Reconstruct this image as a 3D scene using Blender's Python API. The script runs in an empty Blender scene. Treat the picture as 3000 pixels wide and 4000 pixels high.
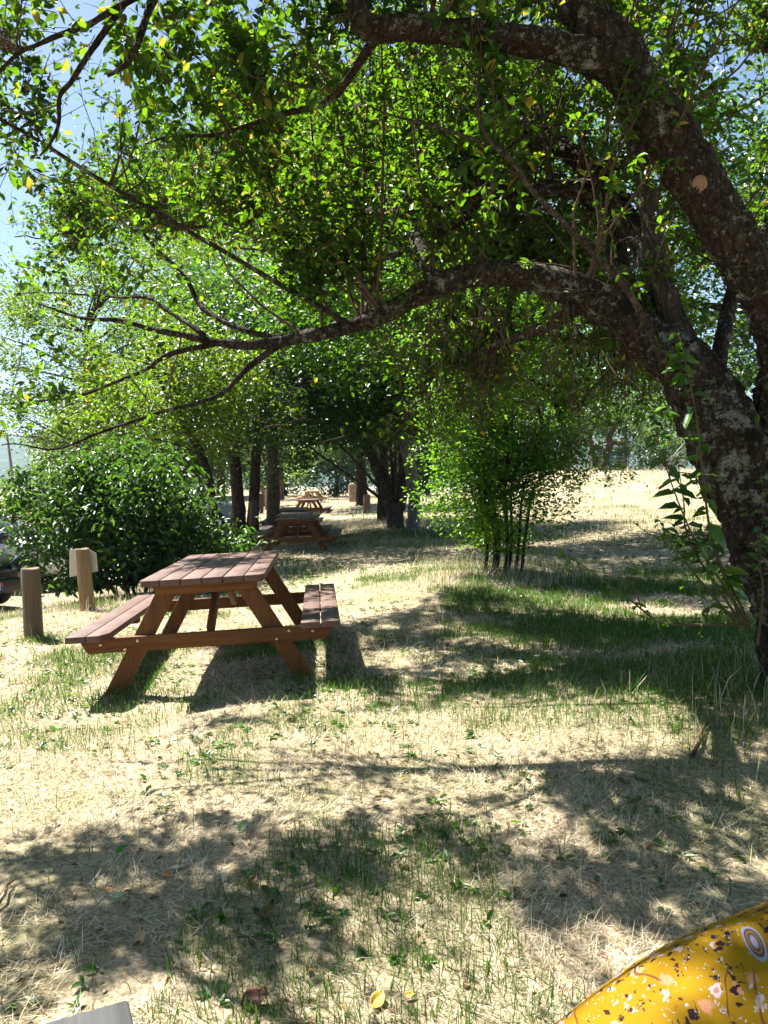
import bpy, bmesh, math, random
import numpy as np
from mathutils import Vector, Matrix, noise as mnoise
random.seed(7); rng = np.random.default_rng(11)
scene = bpy.context.scene
COL = scene.collection
R = math.radians
# ------------------------------------------------------------------ camera
H, PITCH, F = 1.41, 0.047, 3000.0
cp, sp = math.cos(PITCH), math.sin(PITCH)
cam = bpy.data.cameras.new('camera'); camo = bpy.data.objects.new('camera', cam); COL.objects.link(camo)
cam.sensor_fit = 'VERTICAL'; cam.sensor_height = 36; cam.lens = 27.0
cam.clip_start = 0.05; cam.clip_end = 12000
camo.location = (0, 0, H); camo.rotation_euler = (math.pi/2 - PITCH, 0, 0)
scene.camera = camo

def P(px, py, d):
    u = (px-1500)/F*d; v = -(py-2000)/F*d
    return np.array((u, d*cp + v*sp, H - d*sp + v*cp))

# ------------------------------------------------------------------ terrain
CT = [tuple(P(*a)) for a in ((451,2703,5.24),(1207,2635,5.24),(130,2465,6.7),(335,2350,8.5),(1180,2150,15.8),(1263,1969,43),(1263,2015,31),(1150,2092,22),
      (3190,2690,4.3),(1960,2235,10),(1540,2052,20),(1612,2088,18.5),(1380,1945,36),(2300,1838,55),(2650,1842,55),(2600,2010,22),(2450,2300,9))]
CT += [(0,-6,0),(-3,-3,0),(3,-3,0),(0,0,0),(0,2,0),(-2,2.5,0),(2,2.5,.03),(-4,5,-.08),(-8,8,-.5),(-16,16,-.9),(-30,40,-2.0),(0,70,-.4),(-9,43,-.6),(30,60,2.8),(12,20,1.1),
       (7,7,.5),(-5.7,12,-.75),(-7,14.5,-.75),(-7,10,-.75),(-4.3,9.5,-.32),(-9,18,-.8),(-60,0,-3),(60,0,3),(0,110,-1.5),(70,110,3),(-90,110,-6)]
CT = np.array(CT)
def warp(x, y):
    r = np.sqrt(x*x+y*y)
    s = np.log1p(r/3.0)/(r+1e-6)
    return x*s, y*s
CU, CV = warp(CT[:,0], CT[:,1])
_ph = rng.random((6,3))*6.28
def gz(x, y):
    x = np.asarray(x, float); y = np.asarray(y, float)
    u, v = warp(x, y)
    num = 0; den = 0
    for k in range(len(CT)):
        w = 1.0/(((u-CU[k])**2+(v-CV[k])**2)**1.6+1e-3)
        num = num + w*CT[k,2]; den = den + w
    z = num/den
    bump = 0
    for k, fr in enumerate((.9,1.7,3.1,5.3,8.1,11.7)):
        bump = bump + np.sin(x*fr+_ph[k,0]+1.7*np.sin(y*fr*.7+_ph[k,1]))*np.sin(y*fr*1.13+_ph[k,2])/(fr+.5)
    return z + .014*bump
def G(x, y, dz=0.0): return np.array((x, y, float(gz(x, y))+dz))
def PG(px, d, dz=0.0):            # a ground point below image column px at depth d
    x = (px-1500)/F*d
    return G(x, d, dz)

def vnoise(x, y, s, seed=0):
    x = x/s; y = y/s
    xi = np.floor(x).astype(int); yi = np.floor(y).astype(int); fx = x-xi; fy = y-yi
    fx = fx*fx*(3-2*fx); fy = fy*fy*(3-2*fy)
    def h(a, b):
        n = (a*374761393 + b*668265263 + seed*974634777) & 0x7fffffff
        n = ((n ^ (n >> 13))*1274126177) & 0x7fffffff
        return ((n ^ (n >> 16)) & 0xffff)/65535.0
    return (h(xi,yi)*(1-fx)+h(xi+1,yi)*fx)*(1-fy)+(h(xi,yi+1)*(1-fx)+h(xi+1,yi+1)*fx)*fy

# ------------------------------------------------------------------ object helpers
def tag(o, label=None, cat=None, group=None, kind=None):
    if label: o['label'] = label
    if cat: o['category'] = cat
    if group: o['group'] = group
    if kind: o['kind'] = kind
    return o
def empty(name, loc, label, cat, group=None, rot=(0,0,0)):
    o = bpy.data.objects.new(name, None); COL.objects.link(o); o.empty_display_size = .2
    o.location = tuple(loc); o.rotation_euler = rot
    return tag(o, label, cat, group)
def mk(name, V, Fs, mat, parent=None, smooth=False, world=False):
    """one mesh object; Fs = list of (M,k) index arrays"""
    V = np.asarray(V, np.float32).reshape(-1, 3)
    if world and parent is not None:
        V = V - np.array(parent.location, np.float32)
    me = bpy.data.meshes.new(name)
    me.vertices.add(len(V)); me.vertices.foreach_set('co', V.ravel())
    Fs = [np.asarray(f, np.int32) for f in Fs if len(f)]
    tot = np.concatenate([np.full(len(f), f.shape[1], np.int32) for f in Fs])
    idx = np.concatenate([f.ravel() for f in Fs])
    me.loops.add(len(idx)); me.loops.foreach_set('vertex_index', idx)
    me.polygons.add(len(tot))
    me.polygons.foreach_set('loop_start', np.concatenate(([0], np.cumsum(tot)[:-1])).astype(np.int32))
    me.polygons.foreach_set('loop_total', tot)
    if smooth: me.polygons.foreach_set('use_smooth', np.ones(len(tot), bool))
    me.update(calc_edges=True); me.validate()
    if mat: me.materials.append(mat)
    o = bpy.data.objects.new(name, me); COL.objects.link(o)
    if parent is not None: o.parent = parent
    return o
class MB:
    def __init__(s): s.v = []; s.f = {}; s.n = 0
    def add(s, V, F):
        V = np.asarray(V, float)
        for f in F: s.f.setdefault(len(f), []).append([i+s.n for i in f])
        s.v.append(V); s.n += len(V)
    def addq(s, V, Q):
        s.f.setdefault(4, []).extend((np.asarray(Q)+s.n).tolist()); s.v.append(np.asarray(V, float)); s.n += len(V)
    def box(s, c, sz, M=None):
        c = np.asarray(c, float); h = np.asarray(sz, float)/2
        V = np.array([(x,y,z) for x in (-1,1) for y in (-1,1) for z in (-1,1)])*h
        if M is not None: V = V @ np.array(M).T
        s.add(V+c, [(0,1,3,2),(4,6,7,5),(0,4,5,1),(2,3,7,6),(0,2,6,4),(1,5,7,3)])
    def prism(s, poly, o, ax, ay, az, t):
        """polygon poly (2d) in plane o+ax*u+ay*v, extruded by t along az"""
        o, ax, ay, az = [np.asarray(q, float) for q in (o, ax, ay, az)]
        n = len(poly); A = np.array([o+ax*u+ay*v for u, v in poly]); B = A+az*t
        s.add(np.concatenate((A,B)), [tuple(range(n))[::-1], tuple(range(n,2*n))]+[(i,(i+1)%n,(i+1)%n+n,i+n) for i in range(n)])
    def tube(s, pts, rad, n=8, rough=0.0, cap=True, fr=6.0):
        pts = np.asarray(pts, float); m = len(pts)
        T = np.gradient(pts, axis=0); T /= np.linalg.norm(T, axis=1)[:,None]+1e-9
        ref = np.array((0,0,1.0)) if abs(T[0][2]) < .8 else np.array((1.0,0,0))
        a = np.cross(T[0], ref); a /= np.linalg.norm(a)
        ang = np.arange(n)*2*math.pi/n; ca, sa = np.cos(ang)[:,None], np.sin(ang)[:,None]
        rings = []
        for i in range(m):
            a = a - T[i]*np.dot(a, T[i]); a /= np.linalg.norm(a)+1e-9
            b = np.cross(T[i], a)
            ring = ca*a + sa*b
            if rough:
                rr = np.array([rad[i]*(1+rough*(mnoise.noise(Vector(pts[i]+q*rad[i])*fr)+.5*mnoise.noise(Vector(pts[i]+q*rad[i])*fr*3.1)+.45*mnoise.noise(Vector(pts[i]+q*rad[i])*fr*4.3)-.5*abs(mnoise.noise(Vector((pts[i]+q*rad[i])*np.array((1,1,.4)))*fr*3.2))+.3*mnoise.noise(Vector(pts[i]+q*rad[i])*fr*9))) for q in ring])
                rings.append(pts[i]+ring*rr[:,None])
            else: rings.append(pts[i]+ring*rad[i])
        V = np.concatenate(rings)
        i0 = np.arange(m-1)[:,None]*n; j = np.arange(n)[None,:]; j2 = (j+1) % n
        Q = np.stack((i0+j, i0+j2, i0+n+j2, i0+n+j), -1).reshape(-1,4)
        base = s.n; s.addq(V, Q)
        if cap:
            s.f.setdefault(n, []).append([base+k for k in range(n)][::-1]); s.f[n].append([base+(m-1)*n+k for k in range(n)])
    def loft(s, rings, cap=True):
        n = len(rings[0]); V = np.concatenate([np.asarray(r, float) for r in rings]); base = s.n
        Q = [(i*n+k, i*n+(k+1)%n, (i+1)*n+(k+1)%n, (i+1)*n+k) for i in range(len(rings)-1) for k in range(n)]
        s.addq(V, Q)
        if cap:
            s.f.setdefault(n, []).append([base+k for k in range(n)][::-1]); s.f[n].append([base+(len(rings)-1)*n+k for k in range(n)])
    def build(s, name, mat, parent=None, smooth=False, world=False, bevel=0, subsurf=0):
        o = mk(name, np.concatenate(s.v), [np.array(f) for f in s.f.values()], mat, parent, smooth, world)
        if bevel:
            m = o.modifiers.new('bevel', 'BEVEL'); m.width = bevel; m.segments = 2; m.limit_method = 'ANGLE'
        if subsurf:
            m = o.modifiers.new('sub', 'SUBSURF'); m.levels = subsurf; m.render_levels = subsurf
        return o
def children(o): return [c for c in bpy.data.objects if c.parent == o]
def copy_tree(o, parent=None):
    c = o.copy(); COL.objects.link(c)
    if parent: c.parent = parent
    for ch in children(o): copy_tree(ch, c)
    return c
def smooth_path(ctrl, n=8):
    """Catmull-Rom; ctrl rows (x,y,z,r)"""
    C = np.asarray(ctrl, float); C = np.concatenate(([2*C[0]-C[1]], C, [2*C[-1]-C[-2]])); out = []
    for i in range(1, len(C)-2):
        for t in np.arange(n)/n:
            p0,p1,p2,p3 = C[i-1],C[i],C[i+1],C[i+2]
            out.append(.5*((2*p1)+(-p0+p2)*t+(2*p0-5*p1+4*p2-p3)*t*t+(-p0+3*p1-3*p2+p3)*t**3))
    out.append(C[-2]); out = np.array(out)
    return out[:,:3], np.maximum(out[:,3], .002)

# ------------------------------------------------------------------ leaves
def nrm(a): return a/(np.linalg.norm(a, axis=-1, keepdims=True)+1e-9)
def leaf_geo(pos, ax, up, L, W, fold=.18, curl=.18, six=True):
    ax = nrm(ax); side = nrm(np.cross(ax, up)); nn = np.cross(side, ax)
    L = L[:,None]; W = W[:,None]; N = len(pos)
    tip = pos+ax*L*.98-nn*curl*L
    if six:
        l1 = pos+ax*L*.32+side*W*.48+nn*fold*W; r1 = pos+ax*L*.32-side*W*.48+nn*fold*W
        l2 = pos+ax*L*.70+side*W*.36+nn*(fold*W-curl*.45*L); r2 = pos+ax*L*.70-side*W*.36+nn*(fold*W-curl*.45*L)
        V = np.stack((pos,l1,l2,tip,r2,r1),1).reshape(-1,3)
        b = np.arange(N)[:,None]*6
        return V, np.concatenate((b+np.array([0,3,2,1]), b+np.array([0,5,4,3])))
    l1 = pos+ax*L*.45+side*W*.5+nn*fold*W; r1 = pos+ax*L*.45-side*W*.5+nn*fold*W
    V = np.stack((pos,l1,tip,r1),1).reshape(-1,3); b = np.arange(N)[:,None]*4
    return V, b+np.array([0,3,2,1])
def rand_up(n, tilt=.6):
    return nrm(np.stack((rng.normal(0,tilt,n), rng.normal(0,tilt,n), np.ones(n)),1))
def rdir(n, zs=.5, zo=0.0):
    a = rng.random(n)*6.2832
    return nrm(np.stack((np.cos(a), np.sin(a), rng.normal(zo, zs, n)),1))

def crown_cloud(blobs, n, clump_n, cr, flat=.6, shell=.75):
    """leaf positions in clumps spread through ellipsoids (cx,cy,cz,rx,ry,rz)"""
    vol = np.array([b[3]*b[4]*b[5] for b in blobs]); vol = vol/vol.sum(); ps = []; cs = []
    for b, wgt in zip(blobs, vol):
        m = max(3, int(clump_n*wgt)); d = nrm(rng.normal(0,1,(m,3))); rr = rng.random((m,1))**(1/3*shell)
        rr = rr*(.82+.36*rng.random((m,1)))
        c = np.array(b[:3])+d*rr*np.array(b[3:]); cs.append(c); k = max(1, int(n*wgt/m))
        cnt = np.maximum(1, (k*rng.uniform(.35,1.65,m)).astype(int))
        cc = np.repeat(c, cnt, 0); s = np.repeat(cr*rng.uniform(.6,1.4,m), cnt)
        ps.append(cc+rng.normal(0,1,(len(cc),3))*s[:,None]*np.array((1,1,flat)))
    return np.concatenate(ps), np.concatenate(cs)

# ------------------------------------------------------------------ materials
def newmat(name):
    m = bpy.data.materials.new(name); m.use_nodes = True; nt = m.node_tree; nt.nodes.clear()
    out = nt.nodes.new('ShaderNodeOutputMaterial'); return m, nt, out
def N(nt, t, **kw):
    n = nt.nodes.new('ShaderNode'+t)
    for k, v in kw.items():
        if k.startswith('i_'): n.inputs[k[2:].replace('_',' ')].default_value = v
        else: setattr(n, k, v)
    return n
def ramp(nt, fac, stops):
    r = nt.nodes.new('ShaderNodeValToRGB'); el = r.color_ramp.elements
    while len(el) < len(stops): el.new(.5)
    for e, (p, c) in zip(el, stops): e.position = p; e.color = (*c, 1) if len(c) == 3 else c
    nt.links.new(fac, r.inputs[0]); return r.outputs[0]
def mixc(nt, fac, a, b, typ='MIX'):
    n = nt.nodes.new('ShaderNodeMix'); n.data_type = 'RGBA'; n.blend_type = typ
    for sock, v in ((n.inputs[0], fac), (n.inputs[6], a), (n.inputs[7], b)):
        if hasattr(v, 'links'): nt.links.new(v, sock)
        else: sock.default_value = v if isinstance(v, (int, float)) else (*v, 1)
    return n.outputs[2]
def coords(nt, scale=(1,1,1)):
    tc = N(nt, 'TexCoord'); mp = N(nt, 'Mapping'); mp.inputs['Scale'].default_value = scale
    nt.links.new(tc.outputs['Object'], mp.inputs[0]); return mp.outputs[0]
def tex(nt, co, scale, detail=4, rough=.6, dist=0):
    n = N(nt, 'TexNoise'); n.inputs['Scale'].default_value = scale; n.inputs['Detail'].default_value = detail
    n.inputs['Roughness'].default_value = rough; n.inputs['Distortion'].default_value = dist
    nt.links.new(co, n.inputs['Vector']); return n.outputs['Fac']
def finish(nt, out, col, rough=.8, bump=None, bs=.3, bd=.01, spec=.3, metal=0.0):
    b = N(nt, 'BsdfPrincipled')
    for s_, v in (('Base Color', col), ('Roughness', rough), ('Metallic', metal), ('Specular IOR Level', spec)):
        if hasattr(v, 'links'): nt.links.new(v, b.inputs[s_])
        else: b.inputs[s_].default_value = v if isinstance(v, (int, float)) else (*v, 1)
    if bump is not None:
        bn = N(nt, 'Bump'); bn.inputs['Strength'].default_value = bs; bn.inputs['Distance'].default_value = bd
        nt.links.new(bump, bn.inputs['Height']); nt.links.new(bn.outputs[0], b.inputs['Normal'])
    nt.links.new(b.outputs[0], out.inputs[0]); return b
def mat_plain(name, col, rough=.5, spec=.4, metal=0.0, var=.15, scale=12):
    m, nt, out = newmat(name); co = coords(nt); f = tex(nt, co, scale, 3)
    c = mixc(nt, f, tuple(x*(1-var) for x in col), tuple(min(1,x*(1+var)) for x in col))
    finish(nt, out, c, rough, None, spec=spec, metal=metal); return m
def mat_leaf(name, dif, tra, mix=.45, gloss=.05, grough=.35, var=.35, yellow=0.0):
    m, nt, out = newmat(name)
    geo = N(nt, 'NewGeometry'); rnd = geo.outputs['Random Per Island']
    lo = tuple(x*(1-var) for x in dif); hi = (dif[0]*(1+var*1.3), dif[1]*(1+var), dif[2]*(1+var*.6))
    st = [(0,lo),(.55,dif),(.95,hi)]; st2 = [(0,tuple(x*(1-var) for x in tra)),(.55,tra),(.95,(min(1,tra[0]*(1+var*1.3)),min(1,tra[1]*(1+var)),tra[2]))]
    if yellow:
        st.append((1-yellow,(.42,.30,.04))); st2.append((1-yellow,(.5,.36,.04)))
        st[2] = (.93,hi); st2[2] = (.93, st2[2][1])
    c = ramp(nt, rnd, st); c2 = ramp(nt, rnd, st2)
    d = N(nt,'BsdfDiffuse'); t = N(nt,'BsdfTranslucent'); g = N(nt,'BsdfGlossy'); g.inputs['Roughness'].default_value = grough
    g.inputs['Color'].default_value = (.95,1,.98,1)
    nt.links.new(c, d.inputs[0]); nt.links.new(c2, t.inputs[0])
    a = N(nt,'MixShader'); a.inputs[0].default_value = mix
    nt.links.new(d.outputs[0], a.inputs[1]); nt.links.new(t.outputs[0], a.inputs[2])
    fr = N(nt,'LayerWeight'); fr.inputs[0].default_value = .25
    mm = N(nt,'Math', operation='MULTIPLY_ADD'); mm.inputs[1].default_value = gloss*2.5; mm.inputs[2].default_value = gloss
    nt.links.new(fr.outputs['Fresnel'], mm.inputs[0])
    b = N(nt,'MixShader'); nt.links.new(mm.outputs[0], b.inputs[0])
    nt.links.new(a.outputs[0], b.inputs[1]); nt.links.new(g.outputs[0], b.inputs[2]); nt.links.new(b.outputs[0], out.inputs[0])
    return m
def mat_bark(name, dark=(.016,.013,.010), light=(.095,.075,.056), lichen=.5, moss=.3, sc=1.0, yel=.5):
    m, nt, out = newmat(name); co = coords(nt); co2 = coords(nt, (1,1,.4))
    n1 = tex(nt, co2, 26*sc, 10, .75, .25); n2 = tex(nt, co, 4*sc, 5, .65); n5 = tex(nt, co, 75*sc, 5, .7)
    vor = N(nt,'TexVoronoi'); vor.feature = 'DISTANCE_TO_EDGE'; vor.inputs['Scale'].default_value = 20*sc
    ds = N(nt,'VectorMath', operation='MULTIPLY_ADD'); nz = N(nt,'TexNoise'); nz.inputs['Scale'].default_value = 18*sc; nz.inputs['Detail'].default_value = 5
    nt.links.new(co2, nz.inputs['Vector']); nt.links.new(nz.outputs['Color'], ds.inputs[0]); ds.inputs[1].default_value = (.09/sc,.09/sc,.06/sc); nt.links.new(co2, ds.inputs[2]); nt.links.new(ds.outputs[0], vor.inputs['Vector'])
    crack = ramp(nt, vor.outputs['Distance'], [(.0,(0,0,0)),(.22,(1,1,1))])
    c = ramp(nt, n1, [(.34,dark),(.5,tuple((a+b)/2.2 for a,b in zip(dark,light))),(.68,light)])
    c = mixc(nt, ramp(nt, n2, [(.38,(0,0,0)),(.6,(1,1,1))]), c, mixc(nt, .6, c, (.048,.034,.025)))
    c = mixc(nt, ramp(nt, vor.outputs['Distance'], [(.0,(.85,.85,.85)),(.12,(0,0,0))]), c, dark)
    nl = tex(nt, co, 15*sc, 10, .74, .15); nl2 = tex(nt, co, 2.6*sc, 4)
    s1 = N(nt,'Math', operation='MULTIPLY_ADD'); s1.inputs[1].default_value = .45; nt.links.new(nl2, s1.inputs[0]); nt.links.new(nl, s1.inputs[2])
    th = .86-.15*lichen
    fl = ramp(nt, s1.outputs[0], [(th,(0,0,0)),(th+.03,(1,1,1))])
    lc = ramp(nt, n5, [(.36,(.09,.095,.075)),(.5,(.20,.205,.17)),(.68,(.34,.335,.29))])
    c = mixc(nt, fl, c, lc)
    nl3 = tex(nt, co, 34*sc, 8, .7, .1); f3 = ramp(nt, nl3, [(.60-.05*lichen,(0,0,0)),(.64-.05*lichen,(.8,.8,.8))]); c = mixc(nt, f3, c, mixc(nt, .5, lc, (.17,.15,.125)))
    ny = tex(nt, co, 6*sc, 8, .72, .2); fy = ramp(nt, ny, [(.70-.05*yel,(0,0,0)),(.73-.05*yel,(yel,yel,yel))])
    c = mixc(nt, fy, c, (.30,.20,.035))
    nm = tex(nt, co, 4.0*sc, 8, .72, .2); fm = ramp(nt, nm, [(.64-.12*moss,(0,0,0)),(.70-.12*moss,(.95,.95,.95))])
    c = mixc(nt, fm, c, (.016,.015,.007))
    a1 = N(nt,'Math', operation='MULTIPLY_ADD'); a1.inputs[1].default_value = .5; nt.links.new(crack, a1.inputs[0]); nt.links.new(n1, a1.inputs[2])
    a2 = N(nt,'Math', operation='MULTIPLY_ADD'); a2.inputs[1].default_value = .35; nt.links.new(fl, a2.inputs[0]); nt.links.new(a1.outputs[0], a2.inputs[2])
    finish(nt, out, c, .95, a2.outputs[0], 1.0, .03, .08); return m
def mat_wood(name, dark, light, axis=1, rough=.75, fine=1.0, grey=None):
    m, nt, out = newmat(name)
    s = [26,26,26]; s[axis] = 1.6
    oi = N(nt,'ObjectInfo'); co = coords(nt, s)
    ad = N(nt,'VectorMath', operation='ADD'); nt.links.new(co, ad.inputs[0]); nt.links.new(oi.outputs['Location'], ad.inputs[1])
    geo = N(nt,'NewGeometry'); sc = N(nt,'VectorMath', operation='SCALE'); sc.inputs['Scale'].default_value = 40
    cmb = N(nt,'CombineXYZ')
    for i in range(3): nt.links.new(geo.outputs['Random Per Island'], cmb.inputs[i])
    nt.links.new(cmb.outputs[0], sc.inputs[0]); ad2 = N(nt,'VectorMath', operation='ADD'); nt.links.new(ad.outputs[0], ad2.inputs[0]); nt.links.new(sc.outputs[0], ad2.inputs[1])
    co = ad2.outputs[0]
    n1 = tex(nt, co, 1.0*fine, 8, .65, 1.2); n2 = tex(nt, coords(nt, (3,3,3)), 1.5, 5)
    c = ramp(nt, n1, [(.28,dark),(.5,tuple((a+b)/2 for a,b in zip(dark,light))),(.7,light)])
    hv = N(nt,'HueSaturation'); mr = N(nt,'MapRange'); mr.inputs[3].default_value = .72; mr.inputs[4].default_value = 1.25
    nt.links.new(geo.outputs['Random Per Island'], mr.inputs[0]); nt.links.new(mr.outputs[0], hv.inputs['Value']); nt.links.new(c, hv.inputs['Color']); c = hv.outputs[0]
    if grey: c = mixc(nt, ramp(nt, n2, [(.4,(0,0,0)),(.62,(.8,.8,.8))]), c, grey)
    finish(nt, out, c, rough, n1, .35, .004, .25); return m

M_BARK = mat_bark('old_bark', lichen=.5, moss=.5)
M_BARKB = mat_bark('grey_bark', (.04,.032,.025), (.17,.14,.11), lichen=.3, moss=.2)
M_BARKD = mat_bark('dark_bark', (.025,.018,.013), (.09,.065,.045), lichen=.15, moss=.5, yel=.1)
M_BARKL = mat_bark('lichen_bark', (.12,.10,.09), (.34,.29,.26), lichen=1.2, moss=.15, sc=.7, yel=.2)
M_BARKBR = mat_bark('brown_bark', (.10,.055,.035), (.26,.16,.10), lichen=.1, moss=.1, sc=.5, yel=.1)
M_TWIG = mat_plain('twig_bark', (.085,.06,.045), .9, .1, var=.4, scale=30)
M_SPROUT = mat_plain('sprout_bark', (.085,.07,.04), .8, .2, var=.3, scale=20)
M_LEAF = mat_leaf('plum_leaf', (0.0202, 0.0538, 0.0059), (0.1260, 0.2772, 0.0084), .5, .014, .42, .45, .002)
M_LEAFB = mat_leaf('sucker_leaf', (0.0304, 0.0836, 0.0106), (0.1140, 0.2888, 0.0137), .45, .025, .4, .3)
M_SHRUB = mat_leaf('shrub_leaf', (0.0243, 0.0623, 0.0137), (0.0912, 0.2128, 0.0152), .40, .016, .45, .35)
M_BUSH = mat_leaf('bush_leaf', (.034,.094,.009), (.17,.38,.012), .5, .014, .45, .35)
M_DARKT = mat_leaf('dark_leaf', (0.0182, 0.0517, 0.0099), (0.0760, 0.2052, 0.0137), .42, .03, .45, .35)
M_MIDT = mat_leaf('mid_leaf', (.030,.080,.010), (.135,.31,.013), .48, .018, .45, .35)
M_YELT = mat_leaf('yellow_leaf', (.038,.080,.008), (.17,.29,.010), .5, .014, .45, .38)
M_PALET = mat_leaf('pale_leaf', (0.0646, 0.1216, 0.0266), (0.1976, 0.3344, 0.0380), .48, .03, .45, .35)
M_TOP = mat_wood('weathered_plank', (.058,.028,.022), (.17,.093,.070), 1, .6, 1.2, (.14,.092,.078))
M_STAIN = mat_wood('stained_wood', (.09,.034,.010), (.24,.098,.028), 0, .7)
M_STAINZ = mat_wood('stained_wood_leg', (.09,.034,.010), (.24,.098,.028), 2, .7)
M_TOPM = mat_wood('mossy_plank', (.06,.044,.036), (.17,.125,.105), 1, .7, 1.2, (.14,.12,.09))
M_TOPD = mat_wood('dark_plank', (.05,.025,.021), (.15,.082,.066), 1, .6, 1.2, (.13,.085,.075))
M_NEW = mat_wood('fresh_plank', (.30,.19,.10), (.52,.36,.20), 1, .7)
M_NEWX = mat_wood('fresh_beam', (.30,.17,.08), (.48,.29,.15), 0, .7)
M_GREY = mat_wood('grey_plank', (.04,.04,.041), (.09,.091,.095), 1, .6, 1.3)
M_POST = mat_wood('post_wood', (.06,.045,.028), (.18,.13,.075), 2, .85, .8, (.12,.10,.08))
M_POSTY = mat_wood('pale_post_wood', (.12,.08,.045), (.27,.19,.105), 2, .85, .8)
M_POSTD = mat_wood('dark_post_wood', (.035,.025,.02), (.10,.075,.06), 2, .85, .8)
M_BOLT = mat_plain('bolt_metal', (.62,.52,.30), .35, .5, 1.0)

# ------------------------------------------------------------------ sky, sun
AZ, EL = R(48), R(55)
w = bpy.data.worlds.new('World'); scene.world = w; w.use_nodes = True
nt = w.node_tree; nt.nodes.clear()
sky = nt.nodes.new('ShaderNodeTexSky'); sky.sky_type = 'NISHITA'; sky.sun_disc = False
sky.sun_elevation = EL; sky.sun_rotation = 2*math.pi-AZ; sky.altitude = 500; sky.air_density = 1.0; sky.dust_density = .7; sky.ozone_density = 2.0
bg = nt.nodes.new('ShaderNodeBackground'); bg.inputs[1].default_value = .044; wo = nt.nodes.new('ShaderNodeOutputWorld')
nt.links.new(sky.outputs[0], bg.inputs[0]); nt.links.new(bg.outputs[0], wo.inputs[0])
sl = bpy.data.lights.new('sun', 'SUN'); sl.energy = 5.0; sl.angle = R(.5); sl.color = (1, .95, .87)
so = bpy.data.objects.new('sun', sl); COL.objects.link(so)
SUN = Vector((-math.sin(AZ)*math.cos(EL), math.cos(AZ)*math.cos(EL), math.sin(EL)))
so.rotation_euler = SUN.to_track_quat('Z', 'Y').to_euler(); so.location = (-10, 10, 20)
vs = scene.view_settings; scene.display_settings.display_device = 'sRGB'
vs.view_transform = 'Standard'; vs.look = 'None'; vs.exposure = 2.05; vs.gamma = 1; vs.use_curve_mapping = False
cy = scene.cycles; cy.max_bounces = 7; cy.diffuse_bounces = 3; cy.glossy_bounces = 2; cy.transmission_bounces = 5; cy.transparent_max_bounces = 4
cy.volume_bounces = 0; cy.caustics_reflective = False; cy.caustics_refractive = False; cy.sample_clamp_indirect = 6
cy.use_denoising = True

# ------------------------------------------------------------------ ground
def mat_ground():
    m, nt, out = newmat('dry_meadow_soil'); co = coords(nt)
    f1 = tex(nt, co, 60, 8, .75, .5); f2 = tex(nt, co, 1.1, 4); f3 = tex(nt, co, .35, 4, .6, .4); f4 = tex(nt, co, 9, 6, .7)
    c = ramp(nt, f1, [(.32,(.075,.055,.036)),(.47,(.30,.235,.155)),(.64,(.55,.47,.34))])
    c = mixc(nt, ramp(nt, f4, [(.56,(0,0,0)),(.68,(.7,.7,.7))]), c, (.14,.10,.065))
    g = ramp(nt, f1, [(.3,(.05,.075,.02)),(.6,(.14,.17,.055))])
    c = mixc(nt, ramp(nt, f2, [(.47,(0,0,0)),(.66,(.55,.55,.55))]), c, g)
    c = mixc(nt, ramp(nt, f3, [(.5,(0,0,0)),(.7,(.45,.45,.45))]), c, g)
    finish(nt, out, c, .95, f1, .6, .02, .05); return m
u = np.linspace(-1, 1, 190); gx = np.sign(u)*(np.abs(u)*9+ 3600*np.abs(u)**7)
v = np.linspace(0, 1, 230); gy = -12 + v*32 + 3500*v**8
X, Y = np.meshgrid(gx, gy); Z = gz(X, Y)
far = np.clip((np.hypot(X, Y)-130)/400, 0, 1); Z = Z*(1-far) - 14*far
V = np.stack((X, Y, Z), -1).reshape(-1,3); nx, ny = len(gx), len(gy)
i = (np.arange(ny-1)[:,None]*nx+np.arange(nx-1)[None,:]).reshape(-1,1)
tag(mk('ground', V, [i+np.array([0,1,nx+1,nx])], mat_ground(), smooth=True), kind='structure')
# parking lane, a sheet just above the ground
ys = np.linspace(6, 70, 90); xs = np.linspace(0, 1, 7)
XX = np.array([[-(6.0+.085*y)-6.5*t - .15*math.sin(y*.8)*(t == 0) for t in xs] for y in ys]); YY = np.repeat(ys[:,None], 7, 1)
V = np.stack((XX, YY, gz(XX, YY)+.02), -1).reshape(-1,3); i = (np.arange(89)[:,None]*7+np.arange(6)[None,:]).reshape(-1,1)
m, nt, out = newmat('pale_gravel'); co = coords(nt); f = tex(nt, co, 40, 6, .7)
finish(nt, out, ramp(nt, f, [(.3,(.26,.23,.19)),(.7,(.48,.44,.37))]), .95, f, .4, .01, .1)
tag(mk('parking_lane', V, [i+np.array([0,7,8,1])], m, smooth=True), kind='structure')
# far wooded hill
hx = np.linspace(-3200, 2600, 90); hy = np.linspace(0, 1, 22)
V = []
for t in hy:
    for x in hx:
        ridge = 150+40*math.sin(x*.0021+.6)+14*mnoise.noise(Vector((x*.004,3,1)))
        s = math.sin(min(1, t*1.35)*math.pi/2)
        V.append((x, 1100+1100*t, -20+ridge*s+10*s*mnoise.noise(Vector((x*.006,t*6,4)))))
i = (np.arange(21)[:,None]*90+np.arange(89)[None,:]).reshape(-1,1)
m, nt, out = newmat('wooded_hill'); co = coords(nt); f = tex(nt, co, .02, 6, .7)
finish(nt, out, ramp(nt, f, [(.35,(.035,.06,.02)),(.6,(.07,.10,.035)),(.75,(.16,.16,.08))]), .95, f, 1, 6, .05)
tag(mk('hill', V, [i+np.array([0,1,91,90])], m, smooth=True), kind='structure')

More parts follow.
